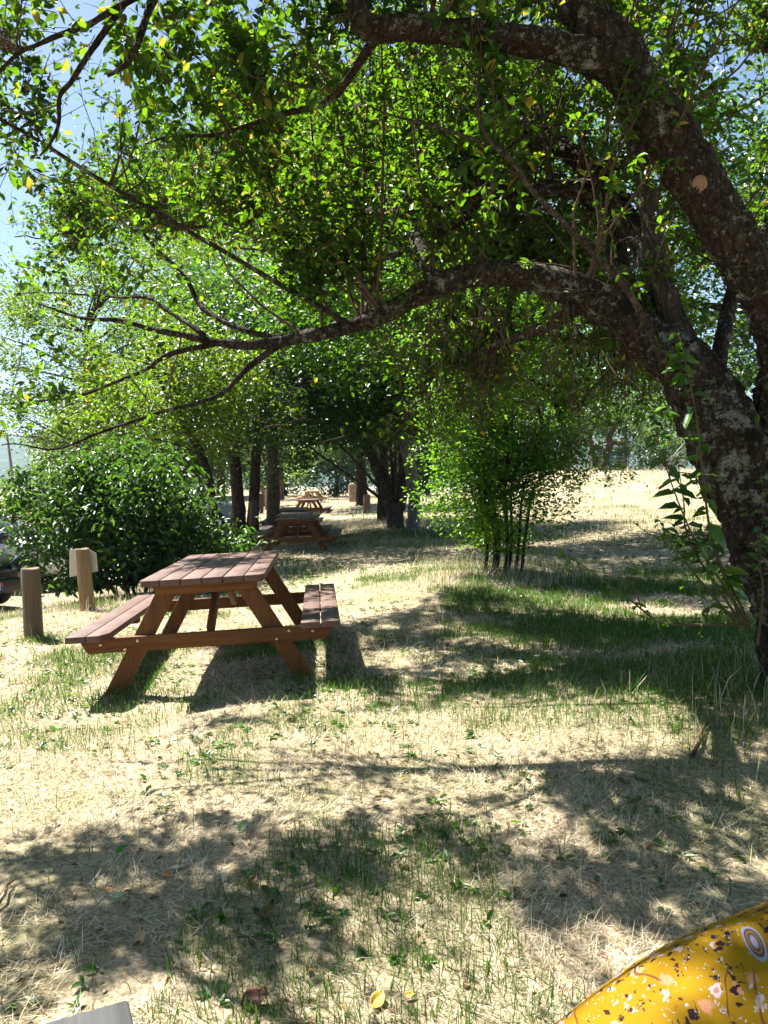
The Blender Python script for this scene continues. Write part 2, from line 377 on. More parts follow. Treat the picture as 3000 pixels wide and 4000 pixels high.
# ------------------------------------------------------------------ grass
def blades(x, y, L, W, lean, az, bend, zoff=0.0):
    n = len(x); p = np.stack((x, y, gz(x, y)-.004+zoff), 1)
    hd = np.stack((np.cos(az), np.sin(az), np.zeros(n)), 1)
    sd = np.stack((-np.sin(az+rng.normal(0,.6,n)), np.cos(az), np.zeros(n)), 1); sd = nrm(sd)
    up = np.array((0,0,1.0))
    d1 = nrm(hd*np.sin(lean)[:,None]+up*np.cos(lean)[:,None]); l2 = np.minimum(lean+bend, 1.75)
    d2 = nrm(hd*np.sin(l2)[:,None]+up*np.cos(l2)[:,None])
    a = p; mpt = a+d1*(L*.55)[:,None]; t = mpt+d2*(L*.45)[:,None]
    hw = sd*(W/2)[:,None]
    V = np.stack((a-hw, a+hw, mpt+hw*.8, mpt-hw*.8, t), 1).reshape(-1,3); b = np.arange(n)[:,None]*5
    return V, b+np.array([0,1,2,3]), b+np.array([3,2,4])
def scatter(n, y0, y1, power=1.0, margin=1.0):
    y = y0+(y1-y0)*rng.random(n)**power; hwid = .52*y+margin
    return (rng.random(n)*2-1)*hwid, y
def mat_blade(name, stops, trans, mix=.3):
    m, nt, out = newmat(name); geo = N(nt,'NewGeometry'); c = ramp(nt, geo.outputs['Random Per Island'], stops)
    d = N(nt,'BsdfDiffuse'); t = N(nt,'BsdfTranslucent'); nt.links.new(c, d.inputs[0])
    if trans is None: nt.links.new(c, t.inputs[0])
    else: t.inputs[0].default_value = (*trans, 1)
    a = N(nt,'MixShader'); a.inputs[0].default_value = mix; nt.links.new(d.outputs[0], a.inputs[1]); nt.links.new(t.outputs[0], a.inputs[2])
    nt.links.new(a.outputs[0], out.inputs[0]); return m
M_STRAW = mat_blade('straw', [(0,(.15,.10,.055)),(.3,(.42,.335,.205)),(.7,(.68,.60,.44)),(1,(.76,.70,.54))], None, .22)
M_GRASS = mat_blade('green_blade', [(0,(.022,.065,.010)),(.5,(.042,.115,.018)),(.85,(.08,.16,.03)),(1,(.26,.25,.10))], (.13,.27,.03), .35)
def greenness(x, y):
    g = vnoise(x, y, .9, 1)*.55+vnoise(x, y, .28, 2)*.45
    g = g + .26*np.clip((x+.3)/1.5, 0, 1)*np.clip((y-3.2)/1.5, 0, 1)*np.clip((12-y)/4, 0, 1)
    g = g + .10*np.exp(-((x+1.0)**2/1.2+(y-5.3)**2/.9)) + .16*np.exp(-((x-2.0)**2/.8+(y-4.2)**2/1.2)) + .10*np.exp(-((x-.8)**2/4+(y-14)**2/14))
    g = g - .20*np.exp(-((x-.1)**2/1.6+(y-8.6)**2/2.2)) - .12*np.clip((y-30)/20, 0, 1)
    return g
VV, Q, T3 = [], [], []; nb = 0
def push(V, q, t):
    global nb
    VV.append(V); Q.append(q+nb); T3.append(t+nb); nb += len(V)
for n, y0, y1, pw, ws, ll in ((95000,1.5,4.6,.85,1.0,1.0),(85000,4.6,10,.8,1.9,1.2),(60000,10,26,.75,4.2,1.7),(34000,26,64,.8,10,2.6)):
    x, y = scatter(n, y0, y1, pw, 1.2)
    k = ((vnoise(x, y, .35, 5)*.6+vnoise(x, y, .11, 6)*.4) > .30) & (rng.random(n) > np.clip((greenness(x, y)-.58)*5, 0, .75))
    x, y = x[k], y[k]; n = len(x)
    swirl = vnoise(x, y, .4, 9)*12
    L = rng.uniform(.03, .10, n)*ll; lean = np.clip(rng.normal(1.32, .28, n), .2, 1.6)
    push(*blades(x, y, L, rng.uniform(.0014,.0028,n)*ws, lean, swirl+rng.normal(0,1.1,n), rng.uniform(-.3,.45,n), rng.uniform(0,.012,n)*ll))
# tall dead tufts round the bush, the old tree, the posts and in the right field
for cx, cy_, rr, n, hh in ((1.5,10,.75,900,.32),(1.55,9.6,.9,700,.22),(2.35,4.0,.5,700,.28),(-3.05,6.7,.3,160,.2),(-3.3,8.5,.6,420,.28),(5,22,5,2600,.35),(12,40,10,3500,.5)):
    x = cx+rng.normal(0,rr,n); y = cy_+rng.normal(0,rr*.8,n); k = y > 1.7; x, y = x[k], y[k]; n = len(x)
    push(*blades(x, y, rng.uniform(.4,1,n)*hh, rng.uniform(.002,.0035,n)*max(1,cy_/7), np.abs(rng.normal(.3,.3,n)), rng.random(n)*6.28, rng.uniform(.1,.9,n)))
tag(mk('dry_grass', np.concatenate(VV), [np.concatenate(Q), np.concatenate(T3)], M_STRAW), 'straw coloured dead grass lying over the meadow', 'grass', kind='stuff')
VV, Q, T3 = [], [], []; nb = 0
for n, y0, y1, pw, ws, ll, th in ((60000,1.5,4.6,.85,1.0,.75,.66),(150000,4.6,10.5,.8,1.6,.85,.595),(52000,10.5,27,.75,3.6,1.2,.58),(22000,27,64,.8,9,1.8,.62)):
    x, y = scatter(n, y0, y1, pw, 1.2); g = greenness(x, y)
    k = g+rng.normal(0,.035,n) > th; x, y, g = x[k], y[k], g[k]; n = len(x)
    L = rng.uniform(.035,.11,n)*ll*(1+1.5*np.clip(g-th,0,.3))
    push(*blades(x, y, L, rng.uniform(.0018,.0038,n)*ws, np.abs(rng.normal(.35,.35,n)), rng.random(n)*6.28, rng.uniform(.1,1.0,n)))
for cx, cy_, rx_, ry_, n, hh in ((2.15,4.1,.55,.6,1500,.24),(1.2,4.6,1.2,.7,1500,.16),(1.6,9.6,1.0,.5,1300,.22),(.75,18,.7,.8,700,.25),(-.55,5.2,.25,.25,260,.13),(1.7,3.4,.7,.35,500,.16)):
    x = cx+rng.normal(0,rx_,n); y = cy_+rng.normal(0,ry_,n); k = y > 2.6; x, y = x[k], y[k]; n = len(x)
    push(*blades(x, y, rng.uniform(.35,1,n)*hh, rng.uniform(.0022,.004,n)*max(1,cy_/6), np.abs(rng.normal(.3,.3,n)), rng.random(n)*6.28, rng.uniform(.2,1.1,n)))
# scattered single blades in the sunlit foreground
x, y = scatter(1500, 1.6, 4.6, .9, 1.0); n = len(x)
push(*blades(x, y, rng.uniform(.05,.15,n), rng.uniform(.002,.004,n), np.abs(rng.normal(.4,.3,n)), rng.random(n)*6.28, rng.uniform(.2,1.0,n)))
tag(mk('green_grass', np.concatenate(VV), [np.concatenate(Q), np.concatenate(T3)], M_GRASS), 'green grass blades growing through the dry meadow', 'grass', kind='stuff')
# low broad weeds
x, y = scatter(5200, 1.7, 14, .7, .6); k = vnoise(x, y, .5, 21) > .56; x, y = x[k], y[k]; n = len(x)
rep = 4; xx = np.repeat(x, rep); yy = np.repeat(y, rep); n = len(xx)
pos = np.stack((xx, yy, gz(xx, yy)+.006), 1); ax = rdir(n, .25, .35); L = rng.uniform(.018,.045,n)*(1+yy*.03)
Vw, Qw = leaf_geo(pos, ax, rand_up(n,.3), L, L*.5)
tag(mk('clover', Vw, [Qw], M_LEAFB), 'small broad leaved weeds dotted over the dry grass', 'weeds', kind='stuff')

n = 2600; x, y = scatter(n, 1.6, 9, .8, .8)
pos = np.stack((x, y, gz(x, y)+rng.uniform(.004,.02,n)), 1); L = rng.uniform(.012,.038,n)
Vw, Qw = leaf_geo(pos, rdir(n, .35, .05), rand_up(n,.45), L, L*rng.uniform(.35,.7,n), .3, .3)
tag(mk('leaf_litter', Vw, [Qw], mat_blade('dead_leaf_bits', [(0,(.10,.05,.025)),(.5,(.26,.15,.07)),(.8,(.42,.30,.16)),(1,(.2,.24,.08))], None, .2)), 'scraps of dead leaves strewn through the straw', 'leaf litter', kind='stuff')

# ------------------------------------------------------------------ old plum tree in the foreground
TW = []      # twigs: (pts, r0, r1)
LP, LD, LS = [], [], []
def leaves_on(pts, step, k, size, spread=1.0, start=.1):
    seg = np.linalg.norm(np.diff(pts, axis=0), axis=1); L = seg.sum(); n = max(1, int(L*(1-start)/step))
    cum = np.concatenate(([0], np.cumsum(seg))); s = start*L+(np.arange(n)+rng.random(n))*step; s = s[s < L]
    if not len(s): return
    j = np.clip(np.searchsorted(cum, s)-1, 0, len(seg)-1); t = (s-cum[j])/seg[j]
    p = pts[j]+(pts[j+1]-pts[j])*t[:,None]; d = nrm(pts[j+1]-pts[j])
    p = np.repeat(p, k, 0); d = np.repeat(d, k, 0); n = len(p)
    q = rng.normal(0,1,(n,3)); q = nrm(q-d*np.sum(q*d,1)[:,None])
    LP.append(p+q*.004); LD.append(nrm(d*.55+q*spread+np.array((0,0,-.15)))); LS.append(size*rng.uniform(.5,1.35,n))
def twig(p, d, L, r, up=.1, wob=.18, n=5):
    d = d/np.linalg.norm(d); pts = [np.array(p)]
    for i in range(n):
        d = d+np.array((0,0,up))+rng.normal(0,wob,3); d = d/np.linalg.norm(d); pts.append(pts[-1]+d*L/n)
    pts = np.array(pts); TW.append((pts, r, r*.35)); return pts
def shoot(p, d, L, r, up=.1, size=.045, step=.058, k=3, subs=8, sub_l=.34, bare=0.0):
    pts = twig(p, d, L, r, up)
    leaves_on(pts, step, k, size, start=.15+bare)
    for i in range(subs):
        t = .12+.83*rng.random(); f_ = t*(len(pts)-1); a = int(f_); q = pts[a]+(pts[min(a+1,len(pts)-1)]-pts[a])*(f_-a)
        dd = pts[min(a+1,len(pts)-1)]-pts[a-1 if a else 0]; dd = dd/np.linalg.norm(dd)
        sd = rng.normal(0,1,3); sd = sd-dd*np.dot(sd,dd); sd /= np.linalg.norm(sd)
        s_ = twig(q, dd*.55+sd, sub_l*rng.uniform(.5,1.3)*(1.15-.6*t), max(.0022,r*.4), up*.6, .2, 3)
        if rng.random() > bare: leaves_on(s_, step*.85, k, size, start=.05)
LIMB = {}
def limb(name, rows):
    ctrl = [(*P(a,b,c), r) if len((a,b,c)) == 3 else None for a,b,c,r in rows]
    LIMB[name] = smooth_path(ctrl, 8); return LIMB[name]
def limbw(name, rows): LIMB[name] = smooth_path(rows, 8); return LIMB[name]
limb('trunk', [(3215,2790,4.3,.34),(3185,2690,4.3,.27),(3120,2450,4.3,.225),(3055,2250,4.28,.212),(2960,2000,4.27,.21),(2872,1800,4.25,.208),(2775,1600,4.25,.185),(2700,1460,4.25,.16),(2640,1385,4.25,.15)])
limb('A1', [(2700,1460,4.25,0.1452),(2603,1374,4.25,0.1320),(2477,1284,4.27,0.1126),(2332,1175,4.3,0.1021),(2170,1103,4.3,0.0880),(1989,1067,4.3,0.0748),(1808,1085,4.35,0.0669),(1663,1139,4.4,0.0616),(1537,1211,4.4,0.0528),(1428,1256,4.45,0.0440),(1175,1311,4.5,0.0370),(1012,1340,4.5,0.0317),(868,1329,4.55,0.0264),(690,1310,4.6,0.0194),(500,1260,4.65,0.0141),(300,1235,4.7,0.0097),(120,1190,4.8,0.0053)])
limb('A1b', [(1120,1325,4.5,.03),(976,1428,4.45,.026),(868,1537,4.4,.02),(700,1600,4.35,.015),(500,1660,4.3,.012),(250,1730,4.2,.009),(20,1760,4.1,.005)])
limb('A1c', [(868,1335,4.55,.026),(650,1390,4.6,.021),(540,1456,4.6,.016),(270,1545,4.65,.012),(-30,1590,4.7,.006)])
limb('A1d', [(800,1310,4.55,.022),(650,1211,4.75,.018),(542,1166,4.9,.014),(316,1157,5.1,.009),(60,1130,5.3,.004)])
limb('A1e', [(1100,1320,4.5,.026),(960,1290,4.6,.024),(800,1215,4.8,.022),(725,1080,4.9,.020),(633,985,5.0,.018),(560,905,5.05,.016),(488,879,5.1,.014),(380,750,5.2,.012),(220,700,5.3,.008),(60,640,5.4,.004)])
limb('A2', [(2710,1480,4.25,.08),(2640,1300,4.3,.066),(2604,1175,4.32,.06),(2550,940,4.38,.056),(2522,759,4.42,.053),(2477,542,4.5,.049),(2440,361,4.55,.045),(2420,150,4.6,.04),(2380,-200,4.7,.03),(2300,-600,4.8,.015)])
limb('A2b', [(2650,1330,4.35,.045),(2575,1000,4.5,.04),(2515,800,4.6,.037),(2498,600,4.65,.034),(2480,300,4.8,.03),(2500,-100,5,.02)])
limb('A3', [(2660,1380,4.35,.085),(2470,1190,4.7,.075),(2407,973,4.9,.066),(2396,850,4.95,.062),(2325,789,5,.06),(2222,738,5,.057),(2068,758,5.05,.052),(1956,810,5.1,.046),(1864,825,5.15,.042),(1700,910,5.2,.036),(1600,970,5.3,.03),(1450,1010,5.4,.024),(1200,1000,5.6,.014),(900,960,5.8,.006)])
limb('A3b', [(1935,812,5.1,.04),(1905,620,5.1,.035),(1890,400,5.1,.03),(1880,150,5.1,.025),(1870,-200,5.1,.015)])
limb('B', [(2960,1830,4.27,0.1680),(3040,1600,4.18,0.1512),(3078,1400,4.05,0.1386),(3015,1200,3.95,0.1302),(2930,1040,3.9,0.1277),(2820,868,3.85,0.1260),(2676,633,3.8,0.1235),(2531,398,3.75,0.1201),(2404,199,3.7,0.1134),(2278,36,3.7,0.1008),(2200,-150,3.7,0.0924),(2080,-500,3.75,0.0756),(1850,-900,3.8,0.0504),(1500,-1300,3.9,0.0168)])
limb('B1', [(2500,345,3.75,0.0968),(2332,235,3.7,0.0810),(2080,165,3.6,0.0686),(1808,128,3.5,0.0616),(1590,105,3.4,0.0563),(1448,118,3.35,0.0528),(1405,40,3.35,0.0493),(1392,-100,3.35,0.0440),(1340,-350,3.4,0.0352),(1200,-700,3.5,0.0176)])
limb('S1', [(2612,1440,4.24,.0215),(2580,1385,4.08,0.0208),(2478,1178,3.9,0.0176),(2325,1004,3.85,0.0164),(2222,902,3.8,0.0152),(2099,769,3.75,0.0140),(2017,656,3.7,0.0128),(1915,574,3.7,0.0104),(1853,558,3.7,0.0096),(1710,492,3.7,0.0080),(1454,400,3.7,0.0040)])
limb('S2', [(2000,640,3.7,.012),(1885,520,3.65,.010),(1870,380,3.6,.008),(1890,160,3.55,.005)])
limb('H1', [(1400,-250,3.4,.03),(1000,-260,3.2,.025),(700,-150,3.1,.02),(606,0,3.05,.016),(560,135,3.0,.014),(506,235,3.0,.012),(425,316,3.0,.006)])
limb('H2', [(800,-200,3.15,.02),(560,-80,3.0,.016),(488,18,2.95,.014),(389,172,2.95,.012),(298,334,2.95,.010),(244,398,2.95,.009),(226,506,2.95,.007),(163,615,2.95,.004)])
limb('H3', [(620,-60,3.0,.014),(434,45,2.9,.012),(343,108,2.9,.011),(163,172,2.9,.009),(72,199,2.9,.008),(-40,300,2.9,.005)])
limb('H4', [(1480,130,3.4,.022),(1300,380,3.7,.018),(1121,443,3.8,.014),(976,497,3.85,.011),(777,533,3.9,.009),(560,545,3.9,.005)])
limbw('C1', [(.86,3.6,3.88,.06),(.1,3.15,4.35,.05),(-1.0,2.9,4.6,.035),(-2.4,3.2,4.8,.012)])  # C limbs: untraced, some out of view, most added to shade the meadow
limbw('C12', [(-1.0,2.95,4.6,.03),(-1.9,3.6,4.4,.025),(-2.6,3.9,3.7,.02),(-2.9,4.1,2.9,.01)])
limbw('C2', [(1.78,4.28,1.92,.075),(1.3,5.2,3.5,.065),(.2,6.9,4.7,.06),(-1.1,8.7,5.2,.04),(-2.6,10,5.4,.012)])
limbw('C3', [(.3,4.4,2.49,.05),(.0,5.6,3.3,.04),(-1.2,7.6,3.9,.03),(-2.9,9.0,4.2,.01)])
limbw('C4', [(1.85,4.35,1.8,.05),(2.25,5.0,2.6,.045),(2.9,5.6,3.6,.04),(3.2,6.4,4.8,.025),(3.0,7.2,5.4,.01)])
limbw('C17', [(.0,5.6,3.3,.03),(.35,6.2,3.6,.025),(.1,6.9,3.9,.018),(-.6,7.3,4.1,.01)])
limbw('C14', [(1.3,7.0,4.4,.025),(.3,8.0,5.0,.02),(-.6,8.8,5.3,.012),(-1.4,9.4,5.4,.008)])
limbw('C15', [(1.75,4.35,2.0,.05),(1.3,5.9,3.0,.04),(.7,7.4,3.4,.03),(.2,8.8,3.4,.01)])
limbw('C5', [(.9,3.75,4.1,.07),(-.2,4.3,4.9,.05),(-1.6,5.0,5.4,.035),(-3.2,5.6,5.6,.01)])
limbw('C7', [(.0,5.6,3.3,.03),(-.5,7.4,3.9,.025),(-1.0,9.0,4.2,.02),(-1.8,10.4,4.5,.01)])
limbw('C10', [(1.3,5.2,3.5,.04),(1.3,7.0,4.4,.03),(.9,8.6,5.0,.02),(.3,10,5.4,.01)])
limbw('C11', [(-.2,6.4,3.6,.025),(-1.7,6.9,3.6,.02),(-2.7,7.3,3.7,.014),(-3.6,7.6,3.7,.008)])
limbw('C8', [(1.2,4.3,2.42,.05),(1.0,5.0,2.35,.04),(.7,5.6,2.3,.03),(.2,6.3,2.1,.01)])
limbw('C9', [(1.5,4.35,2.2,.05),(1.7,5.2,2.3,.04),(1.8,6.0,2.25,.03),(1.7,7.0,2.0,.01)])
limbw('C6', [(-.2,4.45,2.28,.022),(-1.5,4.3,3.0,.018),(-2.2,4.2,3.4,.012),(-2.9,4.4,3.7,.006)])
UP = np.array((0,0,1.0)); DENS = 1.15
def dress(name, per_m, lr, t0=.1, up=1.0, side=.6, size=.045, down=0.0, **kw):
    pts, rad = LIMB[name]; seg = np.linalg.norm(np.diff(pts, axis=0), axis=1); L = seg.sum()
    n = int(per_m*L*(1-t0)*DENS); cen = rng.random(max(2, n//5)); cdir = rng.normal(0,side,(len(cen),3))
    for q in range(n):
        ci = rng.integers(len(cen)); f_ = np.clip(t0+(1-t0)*(cen[ci]+rng.normal(0,.02)), 0, .999)*(len(pts)-1); a = min(int(f_), len(pts)-2)
        p = pts[a]+(pts[a+1]-pts[a])*(f_-a); d = pts[a+1]-pts[a]; d = d/np.linalg.norm(d)
        if down and rng.random() < down:
            shoot(p, rng.normal(0,.35,3)+np.array((0,0,-1.0)), rng.uniform(.3,1.0), .005, -.05, size*.8, .075, 2, 8, .24, bare=.35); continue
        v = UP*up*rng.uniform(.5,1.2)+(cdir[ci]*.8+rng.normal(0,side*.5,3))*np.array((1,1,.5))+d*.35
        shoot(p, v, rng.uniform(*lr), min(.010, max(.004, rad[a]*.35)), .10, size, **kw)
SZ = .048
dress('A1', 27, (.7,1.9), .2, 1.1, .45, SZ, down=.38, k=4)
dress('A1b', 24, (.25,.7), .1, .6, .7, SZ, k=3); dress('A1c', 26, (.3,.9), .1, .8, .6, SZ, k=3); dress('A1d', 22, (.4,1.1), .1, .9, .6, SZ, k=3)
dress('A1e', 16, (.5,1.3), .15, .9, .6, SZ); dress('A2', 15, (.5,1.3), .25, .6, .9, SZ, k=3); dress('A2b', 14, (.5,1.2), .15, .6, .9, SZ, k=3)
dress('A3', 20, (.6,1.6), .12, 1.0, .6, SZ, down=.25, k=3); dress('A3b', 18, (.5,1.2), .1, .5, .9, SZ, k=3)
dress('B', 9, (.5,1.3), .55, .5, .9, SZ, k=3); dress('B1', 11, (.35,1.0), .3, .6, .9, SZ, k=3)
for h in ('H1','H2','H3'): dress(h, 11, (.2,.5), .05, .3, .8, .05)
dress('H4', 16, (.3,.8), .1, .4, .8, .06, k=3); dress('S1', 9, (.15,.4), .4, .3, .9, .07, subs=2); dress('S2', 12, (.15,.35), .1, .3, .9, .07, subs=2)
dress('C1', 14, (.6,1.4), .3, .6, .8, SZ, k=2); dress('C2', 17, (.6,1.5), .3, .5, .8, SZ, k=4); dress('C3', 16, (.6,1.4), .15, .7, .7, SZ, k=4)
dress('C4', 14, (.6,1.4), .3, .6, .8, SZ, k=3); dress('C5', 13, (.6,1.4), .2, .5, .8, SZ, k=4); dress('C6', 13, (.4,1.0), .1, .6, .7, SZ, k=4)
dress('C12', 17, (.4,1.0), .25, .3, .9, .05, k=4); dress('C17', 34, (.5,1.1), .1, .4, .9, SZ, k=4); dress('C14', 26, (.5,1.2), .0, .4, .9, SZ, k=4); dress('C15', 26, (.5,1.1), .25, .4, .8, SZ, k=4); dress('C7', 24, (.5,1.3), .1, .6, .7, SZ, k=4); dress('C10', 24, (.5,1.3), .2, .5, .8, SZ, k=4); dress('C11', 19, (.4,1.1), .1, .6, .7, SZ, k=4); dress('C8', 22, (.4,1.0), .1, .5, .7, .05, down=.55); dress('C9', 20, (.4,1.0), .1, .6, .7, .05, down=.45)
for nm, m_, t0_ in (('A1',60,.12),('A1b',10,.1),('A1c',10,.1),('C8',22,.1),('C9',18,.1),('A3',16,.2)):
    pts, rad = LIMB[nm]; cen = t0_+(1-t0_)*rng.random(max(3, m_//4))
    for q in range(m_):
        f_ = np.clip(cen[rng.integers(len(cen))]+rng.normal(0,.015), 0, .98)*(len(pts)-1); a = int(f_); p = pts[a]+(pts[a+1]-pts[a])*(f_-a)
        tw = twig(p, rng.normal(0,.5,3)+np.array((0,0,-1.0)), rng.uniform(.3,.85), rng.uniform(.003,.006), -.03, .2, 6)
        for _ in range(4):
            b = rng.integers(1,6); t2 = twig(tw[b], tw[b]-tw[b-1]+rng.normal(0,.08,3), rng.uniform(.12,.4), .003, -.03, .25, 4)
            if rng.random() < .35: leaves_on(t2, .07, 2, .042, start=.4)
root = empty('plum_tree', (2.36, 4.3, float(gz(2.36,4.3))), 'old plum tree with thick lichen covered trunk and arching limbs beside the picnic ground', 'tree')
mb = MB(); p_, r_ = LIMB['trunk']; p_, r_ = smooth_path([(*p, r) for p, r in zip(p_, r_)], 3); mb.tube(p_, r_, 64, .17, fr=5); trunk = mb.build('trunk', M_BARK, root, True, True)
mb = MB(); p_, r_ = smooth_path([(*p, r) for p, r in zip(LIMB['B'][0][::2], LIMB['B'][1][::2])], 7); mb.tube(p_, r_, 48, .17, fr=7); bl = mb.build('limb', M_BARK, root, True, True)
for nm in LIMB:
    if nm in ('trunk','B'): continue
    p_, r_ = LIMB[nm]; big = r_[0] > .04
    if nm in ('A1b','A1c','A1d','A1e','C6','C11'): r_ = r_*.72
    jit = np.array([[mnoise.noise(Vector(q)*3+Vector((k*7,0,0))) for k in range(3)] for q in p_])*(.03 if big else .06)
    p_ = p_+jit*np.linspace(0,1,len(p_))[:,None]
    mb = MB(); mb.tube(p_, r_*(1+.04*np.sin(np.arange(len(r_))*.9)), 22 if big else 9, .17 if big else .12, fr=9 if big else 16)
    mb.build('limb' if r_[0] > .015 else 'sucker', M_BARKB if nm[0] == 'S' else (M_BARKB if nm in ('A2','A2b') else (M_BARK if r_[0] > .012 else M_TWIG)), root, True, True)
# the sawn knot on the leaning limb
kp = P(2733,716,3.715); kn = (np.array((0,0,H))-kp); kn = kn/np.linalg.norm(kn)+np.array((-.25,0,-.05)); kn /= np.linalg.norm(kn)
mb = MB(); e1 = np.cross(kn, UP); e1 /= np.linalg.norm(e1); e2 = np.cross(e1, kn); ang = np.arange(18)*6.2832/18
ring = lambda rr, o: kp+kn*o+np.cos(ang)[:,None]*e1*rr+np.sin(ang)[:,None]*e2*rr*1.05
mb.loft([ring(.040,-.06), ring(.036,-.002), ring(.033,.001)]); mb.build('sawn_knot', mat_wood('cut_wood', (.17,.095,.06), (.30,.185,.12), 2), bl, False, False)
mb = MB(); aa = np.linspace(0, 6.2832, 25); mb.tube([kp-kn*.012+math.cos(q)*e1*.044+math.sin(q)*e2*.046 for q in aa], .011+.004*np.sin(aa*3), 8, .3, fr=30); mb.build('knot_collar', M_BARK, bl, True)
for kk in children(bl): kk.data.transform(Matrix.Translation(-Vector(root.location)))
def twigs_mesh(name, mat, root):
    mb = MB()
    for pts, r0, r1 in TW:
        mb.tube(pts, np.linspace(r0, r1, len(pts)), 4 if r0 < .006 else 5, cap=False)
    return mb.build(name, mat, root, True, True)
LPa, LDa, LSa = np.concatenate(LP), np.concatenate(LD), np.concatenate(LS)
k = (LPa[:,2] > 1.62+.12*vnoise(LPa[:,0], LPa[:,1], .5, 3)) & (np.linalg.norm(LPa-np.array((0,0,H)), axis=1) > 2.0)
LPa, LDa, LSa = LPa[k], LDa[k], LSa[k]
# gaps in the crown: thin the leaves whose shade would fall on the open sunny patches of the meadow (ground metres)
hx_ = LPa[:,0]-SUN.x/SUN.z*LPa[:,2]; hy_ = LPa[:,1]-SUN.y/SUN.z*LPa[:,2]
hx_ = hx_+.7*(vnoise(LPa[:,0]+9, LPa[:,1], .5, 31)-.5); hy_ = hy_+.5*(vnoise(hx_+50, hy_+50, .45, 32)-.5)
open_ = np.zeros(len(LPa))
for x0, x1, y0, y1, pr_ in ((-2.3,.35,3.08,4.25,.97),(.3,1.0,3.15,4.3,.96),(1.0,1.7,3.5,4.3,.93),(-2.4,-1.1,4.2,4.8,.8),(-3.0,.25,7.6,9.4,.85),(-3.5,1.5,9.4,12,.85),(-.1,.62,1.6,2.62,.85),(-2.0,-.7,2.95,3.25,.8),(-2,-.85,2.4,2.62,.7),(-3.2,-2.0,5.6,8,.5),(.1,.8,2.75,3.0,.5)):
    open_ = np.where((hx_ > x0) & (hx_ < x1) & (hy_ > y0) & (hy_ < y1), np.maximum(open_, pr_), open_)
open_ = np.maximum(open_, .85*np.clip((vnoise(hx_+7, hy_+3, .30, 41)*.65+vnoise(hx_+7, hy_+3, .12, 42)*.35-.50)*9, 0, 1)*(hy_ < 3.5))
k = rng.random(len(LPa)) > open_
LPa, LDa, LSa = LPa[k], LDa[k], LSa[k]
TW = [t for t in TW if t[0][:,2].min() > 1.5 and np.linalg.norm(t[0]-np.array((0,0,H)), axis=1).min() > 1.9]
def in_gap(p):
    x = p[0]-SUN.x/SUN.z*p[2]; y = p[1]-SUN.y/SUN.z*p[2]
    return (-2.3 < x < .35 and 3.1 < y < 4.25) or (.3 < x < 1.0 and 3.2 < y < 4.3) or (1.0 <= x < 1.7 and 3.55 < y < 4.3) or (-2.2 < x < .25 and 7.9 < y < 11) or (-.1 < x < .62 and 1.6 < y < 2.5)
TW = [t for t in TW if not (rng.random() < .95 and any(in_gap(q) for q in t[0]))]
twigs_mesh('branches', M_TWIG, root)
po, co_ = crown_cloud([(1.2,-1.6,5.3,4.6,3.2,1.1),(-3.4,-.6,5.6,2.6,2.4,1.0),(4.6,1.5,5.4,1.6,2.4,1.2)], 30000, 420, .3)  # unseen leaf cloud over and behind the camera, added to block sky light
po = po[(po[:,1] < 1.7) | (po[:,0] > 3.3)]
LPa = np.concatenate((LPa, po)); LDa = np.concatenate((LDa, rdir(len(po), .4, -.1))); LSa = np.concatenate((LSa, rng.uniform(.06,.11,len(po))))
Vl, Ql = leaf_geo(LPa, LDa, rand_up(len(LPa), .8), LSa, LSa*rng.uniform(.45,.62,len(LPa)), .2, .2)
mk('crown', Vl, [Ql], M_LEAF, root, world=True)
print('near leaves', len(LPa))
# suckers with big serrated leaves round the trunk foot
TW, LP, LD, LS = [], [], [], []
def big_leaves(pts, n, size):
    for i in range(n):
        f_ = (.12+.86*(i+rng.random())/n)*(len(pts)-1); a = min(int(f_), len(pts)-2); p = pts[a]+(pts[a+1]-pts[a])*(f_-a)
        s_ = rng.normal(0,1,3); s_[2] = rng.normal(-.2,.3); LP.append(np.array([p])); LD.append(nrm(np.array([s_]))); LS.append(np.array([size*rng.uniform(.6,1.15)]))
for rows, nl, sz in (([(2900,2440,4.0,.012),(2850,2300,3.95,.011),(2780,2100,3.9,.010),(2745,1850,3.88,.009),(2715,1600,3.86,.008),(2680,1420,3.85,.006),(2650,1290,3.85,.003)],36,.115),
                     ([(2920,2430,4.0,.010),(2770,2200,3.9,.008),(2700,2080,3.88,.007),(2620,1880,3.85,.005),(2560,1680,3.84,.003)],18,.11),
                     ([(2890,2450,4.0,.010),(2720,2250,3.9,.008),(2650,2150,3.9,.006),(2610,2080,3.9,.003)],26,.06),
                     ([(2900,2440,4.0,.009),(2700,2130,3.9,.006),(2670,1950,3.9,.005),(2650,1820,3.88,.003)],14,.075),
                     ([(2880,2440,4.0,.010),(2640,2440,3.85,.008),(2560,2420,3.8,.007),(2470,2350,3.75,.006),(2400,2300,3.72,.005),(2250,2190,3.7,.003),(2160,2140,3.7,.002)],22,.065),
                     ([(2960,2520,4.0,.010),(2980,2300,3.95,.008),(2960,2150,3.9,.006),(2990,2000,3.9,.004)],16,.06),
                     ([(2930,2450,4.0,.009),(2860,2400,3.9,.007),(2790,2370,3.88,.005),(2740,2400,3.85,.003)],16,.05),
                     ([(2930,2440,4.0,.010),(2830,2230,3.95,.007),(2790,2120,3.95,.004)],20,.05)):
    pts, rad = smooth_path([(*P(a,b,c), r) for a,b,c,r in rows], 5); TW.append((pts, rows[0][3]*.8, .002)); big_leaves(pts, nl, sz)
    for i in range(4):
        a = rng.integers(4, len(pts)-1); t = twig(pts[a], pts[a]-pts[a-1]+rng.normal(0,.02,3), rng.uniform(.15,.35), .003, .05, .15, 3); big_leaves(t, 5, sz*.7)
